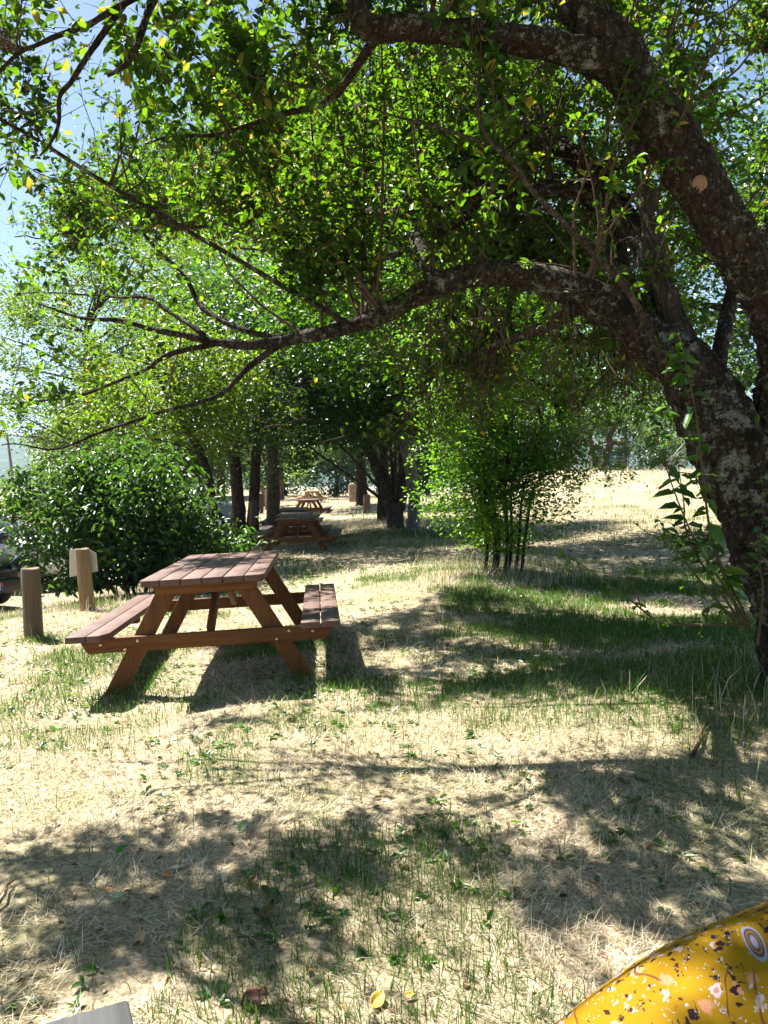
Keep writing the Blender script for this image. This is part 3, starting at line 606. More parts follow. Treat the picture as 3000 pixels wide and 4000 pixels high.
twigs_mesh('sucker', M_SPROUT, root)
a, b, c = np.concatenate(LP), np.concatenate(LD), np.concatenate(LS)
Vl, Ql = leaf_geo(a, b, rand_up(len(a), .7), c, c*.55, .15, .3); mk('sucker_leaves', Vl, [Ql], M_LEAFB, root, world=True)

# ------------------------------------------------------------------ generic trees and shrubs
def tree(name, label, cat, base, stems, blobs, n, clump_n, cr, leaf, lmat, bmat, group=None, wr=.5, droop=-.1, zmin=None, six=False, tilt=.7, limbs=26, stem_sides=12):
    """stems: list of lists of (dx,dy,dz,r) relative to base"""
    base = np.asarray(base, float); root = empty(name, base, label, cat, group)
    mb = MB(); ends = []
    for s in stems:
        pts, rad = smooth_path([(*(base+np.array(q[:3])), q[3]) for q in s], 5); mb.tube(pts, rad, stem_sides, .16, fr=6); ends.append(pts)
    ps, cs = crown_cloud([(base[0]+b[0], base[1]+b[1], base[2]+b[2], *b[3:]) for b in blobs], n, clump_n, cr)
    if zmin is not None: ps = ps[ps[:,2] > base[2]+zmin+.25*vnoise(ps[:,0], ps[:,1], .8, 4)]
    mb.build('trunk', bmat, root, True, True)
    mb = MB()
    for c in cs[rng.permutation(len(cs))[:limbs]]:
        if zmin is not None and c[2] < base[2]+zmin: continue
        e = ends[rng.integers(len(ends))]; lo = e[int(len(e)*.45):]; lo = lo[lo[:,2] < c[2]-.15]
        if not len(lo): continue
        s_ = lo[np.argmin(np.linalg.norm(lo-c, axis=1)+rng.random(len(lo)))]
        mid = (s_+c)/2+rng.normal(0,.05*np.linalg.norm(c-s_),3); r0 = min(.05, .006+.016*np.linalg.norm(c-s_))
        pts, rad = smooth_path([(*s_, r0),(*mid, r0*.6),(*c, r0*.2)], 4); mb.tube(pts, rad, 5, cap=False)
    if mb.n: mb.build('branches', bmat, root, True, True)
    m = len(ps); L = leaf*rng.uniform(.6,1.3,m)
    Vl, Ql = leaf_geo(ps, rdir(m, .45, droop), rand_up(m, tilt), L, L*wr*rng.uniform(.8,1.2,m), .18, .2, six)
    mk('crown', Vl, [Ql], lmat, root, world=True); return root
# big glossy shrub
b = G(-3.55, 10.9)
tree('dogwood_shrub', 'large glossy dark green shrub spilling to the ground behind the two near posts', 'shrub', b,
     [[(dx*.2,dy*.2,-.05,.03),(dx*.6,dy*.6,.7,.02),(dx,dy,1.4,.008)] for dx, dy in ((-1.2,0),(-.6,.4),(0,-.3),(.5,.3),(1.1,-.1),(-.2,-.6))],
     [(-.1,0,.75,1.2,1.0,.95),(-.95,.1,1.15,.75,.8,.6),(.85,0,.55,.75,.9,.75),(.1,-.3,1.35,.95,.8,.7),(-.35,.2,1.65,.75,.7,.6),(1.0,.1,.5,.5,.7,.5),(-1.45,.3,1.35,.5,.6,.45),(-.75,-.2,.5,.5,.6,.45)],
     23000, 420, .16, .10, M_SHRUB, M_BARKD, wr=.46, droop=-.45, zmin=.08, six=True, tilt=.5, limbs=60)
# many stemmed bush in the middle
b = G(1.55, 10.0)
st = []
for dx, dy, h in ((-.75,.1,2.6),(-.45,-.25,3.0),(-.2,.2,3.2),(.05,-.2,3.3),(.3,.15,3.1),(.55,-.1,2.9),(.85,.1,2.4),(-.3,.4,2.7),(.2,.45,2.9)):
    st.append([(dx*.30,dy*.4,-.05,.026),(dx*.32+.03,dy*.4,.45,.022),(dx*.52-.03,dy*.6,1.1,.017),(dx*.75+.04,dy,h*.6,.011),(dx*1.0,dy*1.1,h,.004)])
tree('plum_thicket', 'many stemmed bright green bush in the dry grass near the middle', 'bush', b, st,
     [(-.15,0,2.2,1.0,.85,1.1),(-.55,-.1,1.35,.55,.55,.75),(.55,0,1.45,.55,.55,.75),(0,0,3.2,1.2,.9,1.0),(-.05,0,1.05,.75,.6,.95),(1.0,-.1,1.35,.42,.4,.22),(-.3,0,.6,.5,.45,.5),(.1,0,.6,.4,.4,.5)],
     36000, 420, .15, .058, M_BUSH, M_BARKD, wr=.5, zmin=.1, six=True, limbs=60, stem_sides=7)
GT = 'trees shading the picnic row'
tree('shade_tree', 'dark twin trunked tree between the big shrub and the row of tables', 'tree', PG(955,17.6,-.1),
     [[(-.12,0,-.1,.20),(-.15,0,1.2,.15),(-.3,.1,2.6,.12),(-.6,.2,5,.04)],[(.16,.1,-.1,.17),(.2,.1,1.2,.13),(.35,.1,2.8,.1),(.9,0,5,.03)]],
     [(0,0,4.0,2.6,2.2,1.7),(-1.2,.3,2.9,1.5,1.5,.9),(1.0,.3,2.7,1.0,1.2,.8),(.2,0,5.6,1.8,1.7,1.0),(.5,.6,2.0,.7,.8,.5)], 26000, 300, .27, .11, M_DARKT, M_BARKD, GT, zmin=1.25)
tree('shade_tree', 'slender leaning tree rising behind the big glossy shrub', 'tree', PG(840,14.2,-.1),
     [[(0,0,-.1,.085),(-.05,0,1.4,.07),(-.35,.1,2.3,.08),(-.9,.2,3.2,.05),(-1.4,.2,4.2,.02)]],
     [(-.7,0,3.6,1.6,1.4,1.1),(.2,0,3.2,1.2,1.2,1.0),(-1.6,.2,2.8,1.1,1.1,.7)], 15000, 200, .23, .085, M_YELT, M_BARKD, GT, zmin=1.7)
tree('shade_tree', 'stout tree with two trunks forking low at the right of the tables', 'tree', PG(1545,20,-.08),
     [[(0,0,-.1,.27),(0,0,.35,.225),(-.03,0,.75,.215)],[(-.1,0,.55,.15),(-.35,0,1.3,.17),(-.75,.1,2.2,.12),(-1.4,.2,3.2,.1),(-2.0,.2,4.4,.04)],[(.1,0,.55,.16),(.22,0,1.4,.13),(.2,.1,2.6,.13),(.6,.2,4.5,.06)]],
     [(-.3,0,4.6,2.8,2.3,1.9),(-1.9,-.6,3.0,1.7,1.3,.95),(.9,0,3.3,1.3,1.4,1.0),(-1.0,0,2.5,.9,1.0,.5)], 30000, 330, .27, .125, M_DARKT, M_BARKB, GT, zmin=1.65)
tree('shade_tree', 'thin pale lichen spotted trunk standing alone beside the forked tree', 'tree', PG(1614,18.4,-.05),
     [[(0,0,-.1,.24),(-.02,0,.2,.15),(.02,0,.8,.145),(-.08,0,1.7,.15),(-.2,0,2.1,.13),(-.3,.1,3,.09),(-.2,.1,4.2,.04)]],
     [(-.2,0,3.3,1.6,1.3,.95),(.5,-.2,3.2,1.0,1.0,.8),(-.9,-.5,2.9,1.0,.9,.6)], 13000, 180, .22, .10, M_MIDT, M_BARKL, GT, zmin=2.0)
tree('shade_tree', 'single dark trunk beside the upright stone slab', 'tree', PG(1412,33,-.1),
     [[(0,0,-.1,.27),(0,0,1,.23),(-.05,0,2.2,.21),(-.1,0,5,.1)]], [(0,0,4.6,3.4,2.6,2.2),(-1.2,-.4,2.9,1.6,1.4,.8)], 15000, 190, .38, .17, M_DARKT, M_BARKD, GT, zmin=1.7)
tree('shade_tree', 'dark slim trunk just behind the forked tree', 'tree', PG(1497,24,-.1),
     [[(0,0,-.1,.2),(0,0,1.4,.17),(.1,0,4,.08)]], [(0,0,4.4,2.4,2.0,1.7)], 12000, 160, .32, .14, M_DARKT, M_BARKD, GT, zmin=2.0)
tree('shade_tree', 'lichen grey trunk behind the far wooden posts', 'tree', PG(1050,42,-.1),
     [[(0,0,-.1,.15),(0,0,1.2,.12),(.1,0,2.4,.10),(.2,0,5,.05)]], [(-2.2,.5,4.5,1.8,2.0,1.8)], 6000, 90, .4, .16, M_MIDT, M_BARKL, GT, zmin=2.0)
tree('shade_tree', 'distant slender tree at the far end of the tables', 'tree', PG(1098,54,-.1),
     [[(0,0,-.1,.25),(0,0,1.5,.2),(0,0,4,.1)]], [(0,0,4.6,3.4,3,2.2)], 6500, 110, .45, .19, M_YELT, M_BARKBR, GT, zmin=2.0)
# airy trees at the left edge
GL = 'pale trees beyond the parking lane'
tree('pale_tree', 'tall pale feathery tree at the left edge against the sky', 'tree', G(-9.6, 13),
     [[(0,0,-.1,.2),(.1,0,3,.15),(.3,0,6,.08),(.5,0,8.2,.03)]], [(1.0,0,7.0,2.3,1.8,1.6),(.2,0,5.0,1.6,1.6,1.6)], 8000, 190, .26, .085, M_PALET, M_TWIG, GL, wr=.2, droop=-.4, zmin=3.4)
tree('pale_tree', 'light green airy tree above the left end of the big shrub', 'tree', G(-8.7, 25),
     [[(0,0,-.1,.2),(0,0,2,.15),(.3,0,4.4,.05)]], [(.3,0,3.6,2.4,2,1.5),(1.8,0,2.6,1.8,1.6,1.3),(-1.0,0,2.2,1.4,1.4,1.1)], 17000, 260, .3, .13, M_PALET, M_BARKB, GL, wr=.35, zmin=.6)
tree('pale_tree', 'yellow green low tree by the utility pole', 'tree', G(-13.9, 27),
     [[(0,0,-.1,.15),(0,0,2,.08)]], [(0,0,1.0,1.9,1.6,1.1),(1.6,-.3,.7,1.3,1.2,.8)], 6500, 130, .3, .11, M_YELT, M_BARKB, GL, zmin=.05)
tree('pale_tree', 'bright green tree behind the shade of the big shrub', 'tree', G(-6.2, 23),
     [[(0,0,-.1,.18),(0,0,2,.13),(.2,0,5,.05)]], [(0,0,4.2,2.4,2.0,1.9),(.5,0,2.4,1.6,1.5,1.0)], 15000, 220, .3, .13, M_YELT, M_BARKB, GL, zmin=.8)
# trees standing close behind the near crown
GB = 'tall trees standing behind the plum tree'
for lab, x, y, blobs, n, mt in (
    ('leafy tree rising behind the arching plum limb', 1.9, 14.5, [(-.3,0,5.6,3.0,2.4,2.6),(-2.6,.5,5.0,1.8,1.8,1.6)], 32000, M_MIDT),
    ('leafy tree behind the old trunk at the right edge', 7.2, 14.0, [(-.2,0,4.4,2.6,2.2,2.6),(-3.4,1.5,3.6,2.2,1.8,1.6),(-1.8,0,6.4,2.0,1.8,1.6)], 32000, M_DARKT),
    ('broad yellow green tree filling the view above the big shrub', -9.2, 24.0, [(0,0,6.2,3.6,2.6,2.4),(2.2,1,8.6,2.6,2.2,2.2),(-.6,0,4.0,2.6,2.0,1.2)], 30000, M_YELT),
    ('tall mid green tree behind the yellow green one', -6.0, 28.0, [(0,0,7.5,3.8,2.6,3.2),(-2.4,0,10.5,2.6,2.2,2.0)], 26000, M_MIDT),
    ('sunlit yellow green tree above the second picnic table', -3.0, 20.5, [(.4,0,6.8,3.6,2.4,2.6),(3.2,1,6.6,2.4,2.0,2.2)], 28000, M_YELT)):
    tree('tall_tree', lab, 'tree', G(x, y, -.1), [[(0,0,-.1,.2),(.05,0,2,.16),(-.05,0,4.5,.12),(0,0,7,.04)]], blobs, n, int(n/80), .3, .115, mt, M_BARKB, GB, zmin=2.4)
# wood along the far edge of the meadow
GF = 'trees along the far edge of the meadow'
far = [(-23.5,60,5.5,'Y'),(-19,68,8,'M'),(-15,62,7,'P'),(-9,70,8,'Y'),(-4,64,6.5,'P'),(1,72,8,'M'),(6,66,8,'Y'),(11,70,9,'D'),(17,74,9,'M'),(30,72,9,'M'),(37,64,8,'Y'),(44,70,9,'D'),(25,80,10,'D'),(3.5,62,5,'Y')]
FL = ['first','second']
names = {-23.5:'yellow green tree far off between shrub and pole',-19:'tall mid green tree far behind the parked cars',-15:'pale green tree behind the road bend',-9:'yellow green tree closing the end of the lane',
 -4:'pale bushy tree straight beyond the last table',1:'mid green tree right of the table row end',6:'yellow green tree seen between the forked trunks',11:'dark green tree beyond the bush',17:'tall tree left of the teal shed',30:'mid green tree right of the teal shed',37:'yellow green tree behind the old trunk',
 44:'dark tree at the far right edge of the meadow',25:'tallest dark tree directly behind the shed',3.5:'low yellow green tree right of the stone slab'}
for x, y, h, c in far:
    h *= 1.45
    mt = {'M':M_MIDT,'Y':M_YELT,'P':M_PALET,'D':M_DARKT}[c]
    tree('edge_tree', names[x], 'tree', G(x, y, -.2), [[(0,0,-.2,.22),(.1,0,h*.3,.17),(.3*math.sin(x),0,h*.8,.05)]],
         [(0,0,h*.6,h*.40,h*.32,h*.38),(h*.2*math.cos(x),-.5,h*.25,h*.36,h*.3,h*.24)], 13500, 190, .62, .34, mt, M_BARKB, GF, zmin=.3, limbs=10)
tree('field_tree', 'tree with curved brown trunk in front of the teal shed', 'tree', PG(2352,56.5,-.1),
     [[(0,0,-.1,.30),(.25,0,1.0,.26),(.55,0,2.0,.24),(.5,0,2.6,.22),(1.1,0,3.8,.15),(1.5,0,5.5,.05)]], [(.6,0,5.2,3.2,2.5,2.0),(-1,0,4.4,2,2,1.1)], 6000, 110, .42, .2, M_MIDT, M_BARKBR, 'trees around the shed', zmin=3.0, limbs=14)
tree('field_tree', 'leaning dark trunk left of the teal shed', 'tree', PG(2335,56,-.1),
     [[(0,0,-.1,.24),(-.3,0,1.0,.2),(-.5,0,2.0,.17),(-1.0,0,4.5,.06)]], [(-1.2,0,4.6,2.6,2.2,1.8)], 5000, 90, .42, .2, M_YELT, M_BARKBR, 'trees around the shed', zmin=2.4, limbs=14)
tree('field_tree', 'dark trunked tree further left along the wire fence', 'tree', PG(2212,53,-.1),
     [[(0,0,-.1,.3),(-.1,0,1.3,.26),(.2,0,2.4,.2),(.2,0,5,.06)]], [(0,0,4.4,3.0,2.4,2.0)], 5200, 90, .42, .2, M_MIDT, M_BARKD, 'trees around the shed', zmin=2.0, limbs=14)
b = PG(2545,53,-.1)
sh = tree('field_shrub', 'big pale green shrub with bare grey branches right of the teal shed', 'shrub', b, [[(0,0,-.1,.1),(0,0,1.2,.06),(0,0,2.6,.03)]],
     [(-.3,0,1.8,2.0,1.5,1.8),(1.4,0,1.4,1.8,1.3,1.4)], 6500, 120, .3, .17, M_PALET, M_BARKB, zmin=.05, limbs=14)
mb = MB()
for a in ((-.2,-1.6,.3,1.7,1.6),(.2,-1.6,.4,2.2,.9),(.5,-1.6,.5,1.6,2.0),(.9,-1.5,.3,2.6,1.2)):
    mb.tube([(a[0],a[1],a[2]),((a[0]+a[3])/2,a[1]-.1,(a[2]+a[4])/2+.15),(a[3],a[1],a[4])], [.05,.04,.015], 5)
mb.build('dead_branches', mat_plain('dead_wood', (.42,.38,.36), .9, .1), sh, True)

# ------------------------------------------------------------------ picnic tables
TWD, TL, TO, SW, HS, HT, FX = .815, 2.01, 1.777, .266, .426, .761, .659
def make_table(cham=True):
    root = empty('picnic_table', (0,0,0), 'x', 'picnic table', 'picnic tables standing in a row')
    mb = MB(); pw = TWD/6-.008; th = .042
    for k in range(6):
        x0 = -TWD/2+k*TWD/6+.004; x1 = x0+pw; y0, y1 = 0+.004*math.sin(k*2.1), TL+.006*math.sin(k*1.7); c = .045
        poly = [(x0,y0),(x1,y0),(x1,y1),(x0,y1)]
        if cham and k == 0: poly = [(x0+.02,y0),(x1,y0),(x1,y1),(x0+.02,y1),(x0,y1-c),(x0,y0+c)]
        if cham and k == 5: poly = [(x0,y0),(x1-.03,y0),(x1,y0+c),(x1,y1-c),(x1-.03,y1),(x0,y1)]
        mb.prism(poly, (0,0,HT-th+.0015*math.sin(k*3)), (1,0,0), (0,1,0), (0,0,1), th)
    mb.build('tabletop', M_TOP, root, bevel=.004)
    for s in (-1, 1):
        mb = MB(); w = SW/2-.006
        for k in range(2):
            xa = (-TO/2 + k*SW/2+.003) if s < 0 else (TO/2-SW+k*SW/2+.003); xb = xa+w; c = .09
            poly = [(xa,0),(xb,0),(xb,TL),(xa,TL)]
            if s < 0 and k == 1: poly = [(xa,0),(xb-.045,0),(xb,c),(xb,TL-c),(xb-.045,TL),(xa,TL)]
            mb.prism(poly, (0,0,HS-.042), (1,0,0), (0,1,0), (0,0,1), .042)
        mb.build('bench_seat', M_TOP, root, bevel=.004)
    for e, y in ((0,.20),(1,TL-.20)):
        ys = 1 if e == 0 else -1
        mb = MB(); z1 = HS-.044; hb = .098
        mb.prism([(-TO/2+.045,z1),(-TO/2+.10,z1-hb),(TO/2-.10,z1-hb),(TO/2-.045,z1)], (0,y-.0225*ys-(.045 if ys < 0 else 0)*0,0), (1,0,0), (0,0,1), (0,1,0), .045*ys*-1)
        beam = mb.build('crossbeam', M_STAIN, root, bevel=.004)
        for s in (-1, 1):
            xl = s*.50
            for dx, dz in ((-.045,-.03),(.04,.02),(s*.2,.01)):
                x = xl+dx; z = z1-hb/2+dz; yy = y-.0225*ys-.045*ys
                mb = MB(); mb.tube([(x,yy+.002*ys,z),(x,yy-.006*ys,z),(x,yy-.010*ys,z)], [.012,.012,.007], 10); mb.build('bolt', M_BOLT, beam)
        mb = MB(); z0 = HT-.044; mb.prism([(-TWD/2+.05,z0),(-TWD/2+.09,z0-.07),(TWD/2-.09,z0-.07),(TWD/2-.05,z0)], (0,y-.07*ys,0), (1,0,0), (0,0,1), (0,1,0), .045*ys)
        mb.build('top_batten', M_STAIN, root, bevel=.004)
        for s in (-1, 1):
            # a leg: slanted board of 45 x 120 mm
            t = np.array((s*.235,y,HT-.045)); b_ = np.array((s*FX,y,-.03)); hw = .068
            mb = MB(); mb.prism([(t[0]-hw,t[2]),(t[0]+hw,t[2]),(b_[0]+hw,b_[2]),(b_[0]-hw,b_[2])], (0,y-.0225,0), (1,0,0), (0,0,1), (0,1,0), .045)
            mb.build('leg', M_STAINZ, root, bevel=.005)
        mb = MB(); a = np.array((0,y+.045*ys,z1-.02)); c = np.array((0,TL/2-.12*ys,HT-.06)); d = nrm(c-a); q = np.cross(d,(1,0,0))
        mb.prism([(-.022,0),(.022,0),(.022,np.linalg.norm(c-a)),(-.022,np.linalg.norm(c-a))], a-q*.045, (1,0,0), d, q, .09)
        mb.build('brace', M_STAINZ, root, bevel=.004)
    mb = MB(); mb.prism([(-TWD/2+.05,HT-.044),(-TWD/2+.1,HT-.11),(TWD/2-.1,HT-.11),(TWD/2-.05,HT-.044)], (0,TL/2-.0225,0), (1,0,0), (0,0,1), (0,1,0), .045)
    mb.build('top_batten', M_STAIN, root, bevel=.004)
    for s in (-1,1):
        mb = MB(); xc = s*(TO/2-SW/2); mb.box((xc,TL/2,HS-.042-.025),(SW-.05,.09,.046)); mb.build('seat_batten', M_STAIN, root, bevel=.004)
        for yq in (.2,TL-.2): pass
    return root
def set_mats(root, top, beam, leg):
    for c in children(root):
        n = c.name.split('.')[0]; m = top if n in ('tabletop','bench_seat') else (leg if n in ('leg','brace') else beam)
        c.material_slots[0].link = 'OBJECT'; c.material_slots[0].material = m
t0 = make_table()
rows = [((-1.149,4.958,-.012),(-.018,-.049,.087),'reddish brown picnic table nearest the two wooden posts, dappled with sun',None)]
def tpose(px, py, d, yaw):        # centre of the near feet
    p = P(px, py, d); return (p[0], p[1]-.2, p[2]), (-.004,-.02,yaw)
for px, py, d, yaw, lab, mt in ((1160,2172,15.5,.03,'reddish brown table with dark purple top, second in the row behind the nearest',(M_TOPD,M_STAIN,M_STAINZ)),
        (1150,2139,18.0,.05,'table with greyish weathered top half hidden behind the second table',(M_TOPM,M_STAIN,M_STAINZ)),
        (1138,2092,22.2,.04,'mossy green topped table between the grey topped one and the dark one',(M_TOPM,M_POSTD,M_POSTD)),
        (1199,2026,31.0,-.02,'dark brown table in front of the pale new one',(M_TOPD,M_STAIN,M_STAINZ)),
        (1218,1971,43,.02,'pale fresh wood table at the far end of the row',(M_NEW,M_NEWX,M_NEWX))):
    a, b_ = tpose(px, py, d, yaw); rows.append((a, b_, lab, mt))
for i, (loc, rot, lab, mt) in enumerate(rows):
    o = t0 if i == 0 else copy_tree(t0); o['label'] = lab; o.location = loc; o.rotation_euler = rot
    if mt: set_mats(o, *mt)
# own table of the photographer: only its corner shows
o = make_table(False); o['label'] = 'grey picnic table of which only a corner shows at the bottom edge'; yaw = R(26)
cx, cy_ = -.312, .922; lx, ly = TWD/2, TL
o.location = (cx-(lx*math.cos(yaw)-ly*math.sin(yaw)), cy_-(lx*math.sin(yaw)+ly*math.cos(yaw)), 0.0); o.rotation_euler = (0,0,yaw)
set_mats(o, M_GREY, M_NEWX, M_STAINZ)

# ------------------------------------------------------------------ posts
def post(name, label, base, r, h, mat, lean=(0,0), group='wooden posts along the parking lane', square=False):
    base = np.asarray(base, float); root = empty(name, base, label, 'post', group)
    mb = MB(); n = 20; ang = np.arange(n)*6.2832/n; ph = rng.random()*6
    def ring(z, rr):
        q = rr*(1+.03*np.sin(3*ang+ph)+.02*np.sin(7*ang+ph*2)); return np.stack((np.cos(ang)*q+lean[0]*z, np.sin(ang)*q+lean[1]*z, np.full(n, z)+.004*np.sin(2*ang)),1)
    mb.loft([ring(-.1,r*1.03),ring(h*.3,r),ring(h*.7,r*.99),ring(h-.012,r*.98),ring(h,r*.93)]); p = mb.build('shaft', mat, root, False)
    mb = MB(); mb.loft([ring(h+.0005,r*.92),ring(h+.003,r*.86)]); mb.build('sawn_top', M_POSTY, root); return root
post('bollard', 'thick round wooden post nearest the black car', P(132,2470,6.7), .077, .56, M_POST, (-.03,0))
pb = P(340,2355,8.5); post('bollard', 'paler wooden post carrying the sheet of board in front of the shrub', pb, .078, .60, M_POSTY, (-.075,0))
# board fixed behind the pale post
bo = empty('notice_board', (pb[0]-.055, pb[1]+.085, pb[2]+.44), 'pale board fixed to the back of the wooden post', 'sign')
mb = MB(); mb.prism([(-.17,-.165),(.15,-.10),(.135,.10),(.02,.165),(-.165,.14)], (0,0,0), (1,0,0), (0,0,1), (0,1,0), .008)
mb.build('panel', mat_plain('pale_board', (.45,.42,.36), .7, .3, var=.12, scale=9), bo, bevel=.002)
mb = MB(); mb.tube([(.03,-.02,.05),(.03,.012,.05)], [.008,.008], 8); mb.tube([(.04,-.02,-.05),(.04,.012,-.05)], [.008,.008], 8); mb.build('screws', M_BOLT, bo)
post('bollard', 'tall dark post left of the far tables', P(1017,2014,32), .13, .92, M_POSTD)
post('bollard', 'slim tan post behind the tall dark one', P(1043,1983,37), .10, .85, M_POSTY)
post('bollard', 'pale broad post beside the slim tan one', P(1032,1972,40), .17, .9, M_POST)
post('bollard', 'grey far post at the bend of the lane', P(1081,1948,48), .2, .72, M_POST)
post('bollard', 'blackened post at the foot of the twin trunked tree', P(990,2035,17.3), .1, .45, M_POSTD)
post('stump_post', 'short weathered round post in the shade right of the tables', P(1432,1993,29.5), .135, .60, M_POST, (.02,0), None)
# upright stone slab
sb = PG(1381,36,-.05); root = bpy.data.objects
mb = MB(); ring_n = 14; ang = np.arange(ring_n)*6.2832/ring_n; rg = []
for z, sx, sy in ((-.1,.22,.17),(.2,.215,.165),(.5,.20,.16),(.75,.19,.14),(.86,.15,.10),(.92,.06,.05)):
    rg.append([(math.copysign(abs(math.cos(a))**.6,math.cos(a))*sx*(1+.25*mnoise.noise(Vector((a*1.5,z*4,1))))-.06*z, math.copysign(abs(math.sin(a))**.6,math.sin(a))*sy, z+.05*mnoise.noise(Vector((a*2,z,5)))) for a in ang])
mb.loft(rg)
m, nt, out = newmat('pink_stone'); co = coords(nt); f = tex(nt, co, 6, 8, .7)
finish(nt, out, ramp(nt, f, [(.3,(.16,.10,.07)),(.55,(.33,.24,.18)),(.7,(.46,.40,.34))]), .95, f, .8, .05, .1)
o = mb.build('standing_stone', m, None, True); o.location = sb; tag(o, 'rough brown stone slab standing upright beside a dark trunk', 'stone')

# ------------------------------------------------------------------ utility pole
pb_ = np.array(P(62,1960,66)); pt_ = np.array(P(26,1690,66)); r0 = empty('utility_pole', pb_, 'leaning grey wooden utility pole beyond the left shrub', 'pole')
mb = MB(); mb.tube([pb_-pb_-(pt_-pb_)*.25, (pt_-pb_)*.5, pt_-pb_], [.15,.125,.10], 10); mb.build('shaft', mat_plain('pole_wood', (.23,.18,.15), .9, .1, var=.3, scale=5), r0, True)
mb = MB(); d = pt_-pb_; mb.box(d+np.array((0,-.12,-.25)), (.9,.07,.09)); mb.build('crossarm', mat_plain('pole_arm', (.2,.17,.15), .8, .2), r0)

# ------------------------------------------------------------------ shed and fence at the field edge
sx_ = PG(2392,61,-.1); sd = empty('garden_shed', sx_, 'small dark shed with teal door among the trees across the field', 'shed')
mb = MB(); mb.box((0,1.1,1.0),(2.6,2.0,2.2)); mb.build('wall', mat_plain('shed_wall', (.07,.075,.07), .8, .2, var=.3), sd)
mb = MB(); mb.prism([(-1.5,2.1),(0,2.55),(1.5,2.1),(1.5,2.2),(0,2.66),(-1.5,2.2)], (0,0,0), (1,0,0), (0,0,1), (0,1,0), 2.4); mb.build('roof', mat_plain('shed_roof', (.16,.12,.10), .9, .1), sd)
mb = MB(); mb.box((-.1,.075,.85),(1.15,.05,1.75)); dr = mb.build('door', mat_plain('teal_paint', (.02,.12,.125), .5, .4, var=.25, scale=4), sd)
mb = MB()
for x in (-.72,.52,.75): mb.box((x,.06,.9),(.08,.08,1.9))
mb.box((0,.06,1.86),(1.6,.08,.1)); mb.build('door_frame', mat_plain('black_frame', (.012,.012,.014), .5), sd)
mb = MB(); mb.tube([(.3,.04,.85),(.3,-.02,.85)], [.03,.03], 8); mb.build('handle', M_BOLT, dr)
fn = empty('wire_fence', PG(2250,60,-.05), 'old wooden rail fence left of the teal shed', 'fence'); fb = np.array(fn.location)
pm = mat_plain('fence_wood', (.20,.17,.14), .9, .1)
for i in range(9):
    x = -4+i; g_ = float(gz(fb[0]+x, fb[1]))-fb[2]; mb = MB(); mb.tube([(x,0,g_-.1),(x+.02,0,g_+1.25)], [.05,.045], 7); mb.build('post', pm, fn)
mb = MB()
for z in (.3,.6,.9,1.15): mb.tube([(-4+i, .0, float(gz(fb[0]-4+i, fb[1]))-fb[2]+z+.03*math.sin(i*3+z*9)) for i in range(9)], [.022]*9, 5)
mb.build('rails', pm, fn)

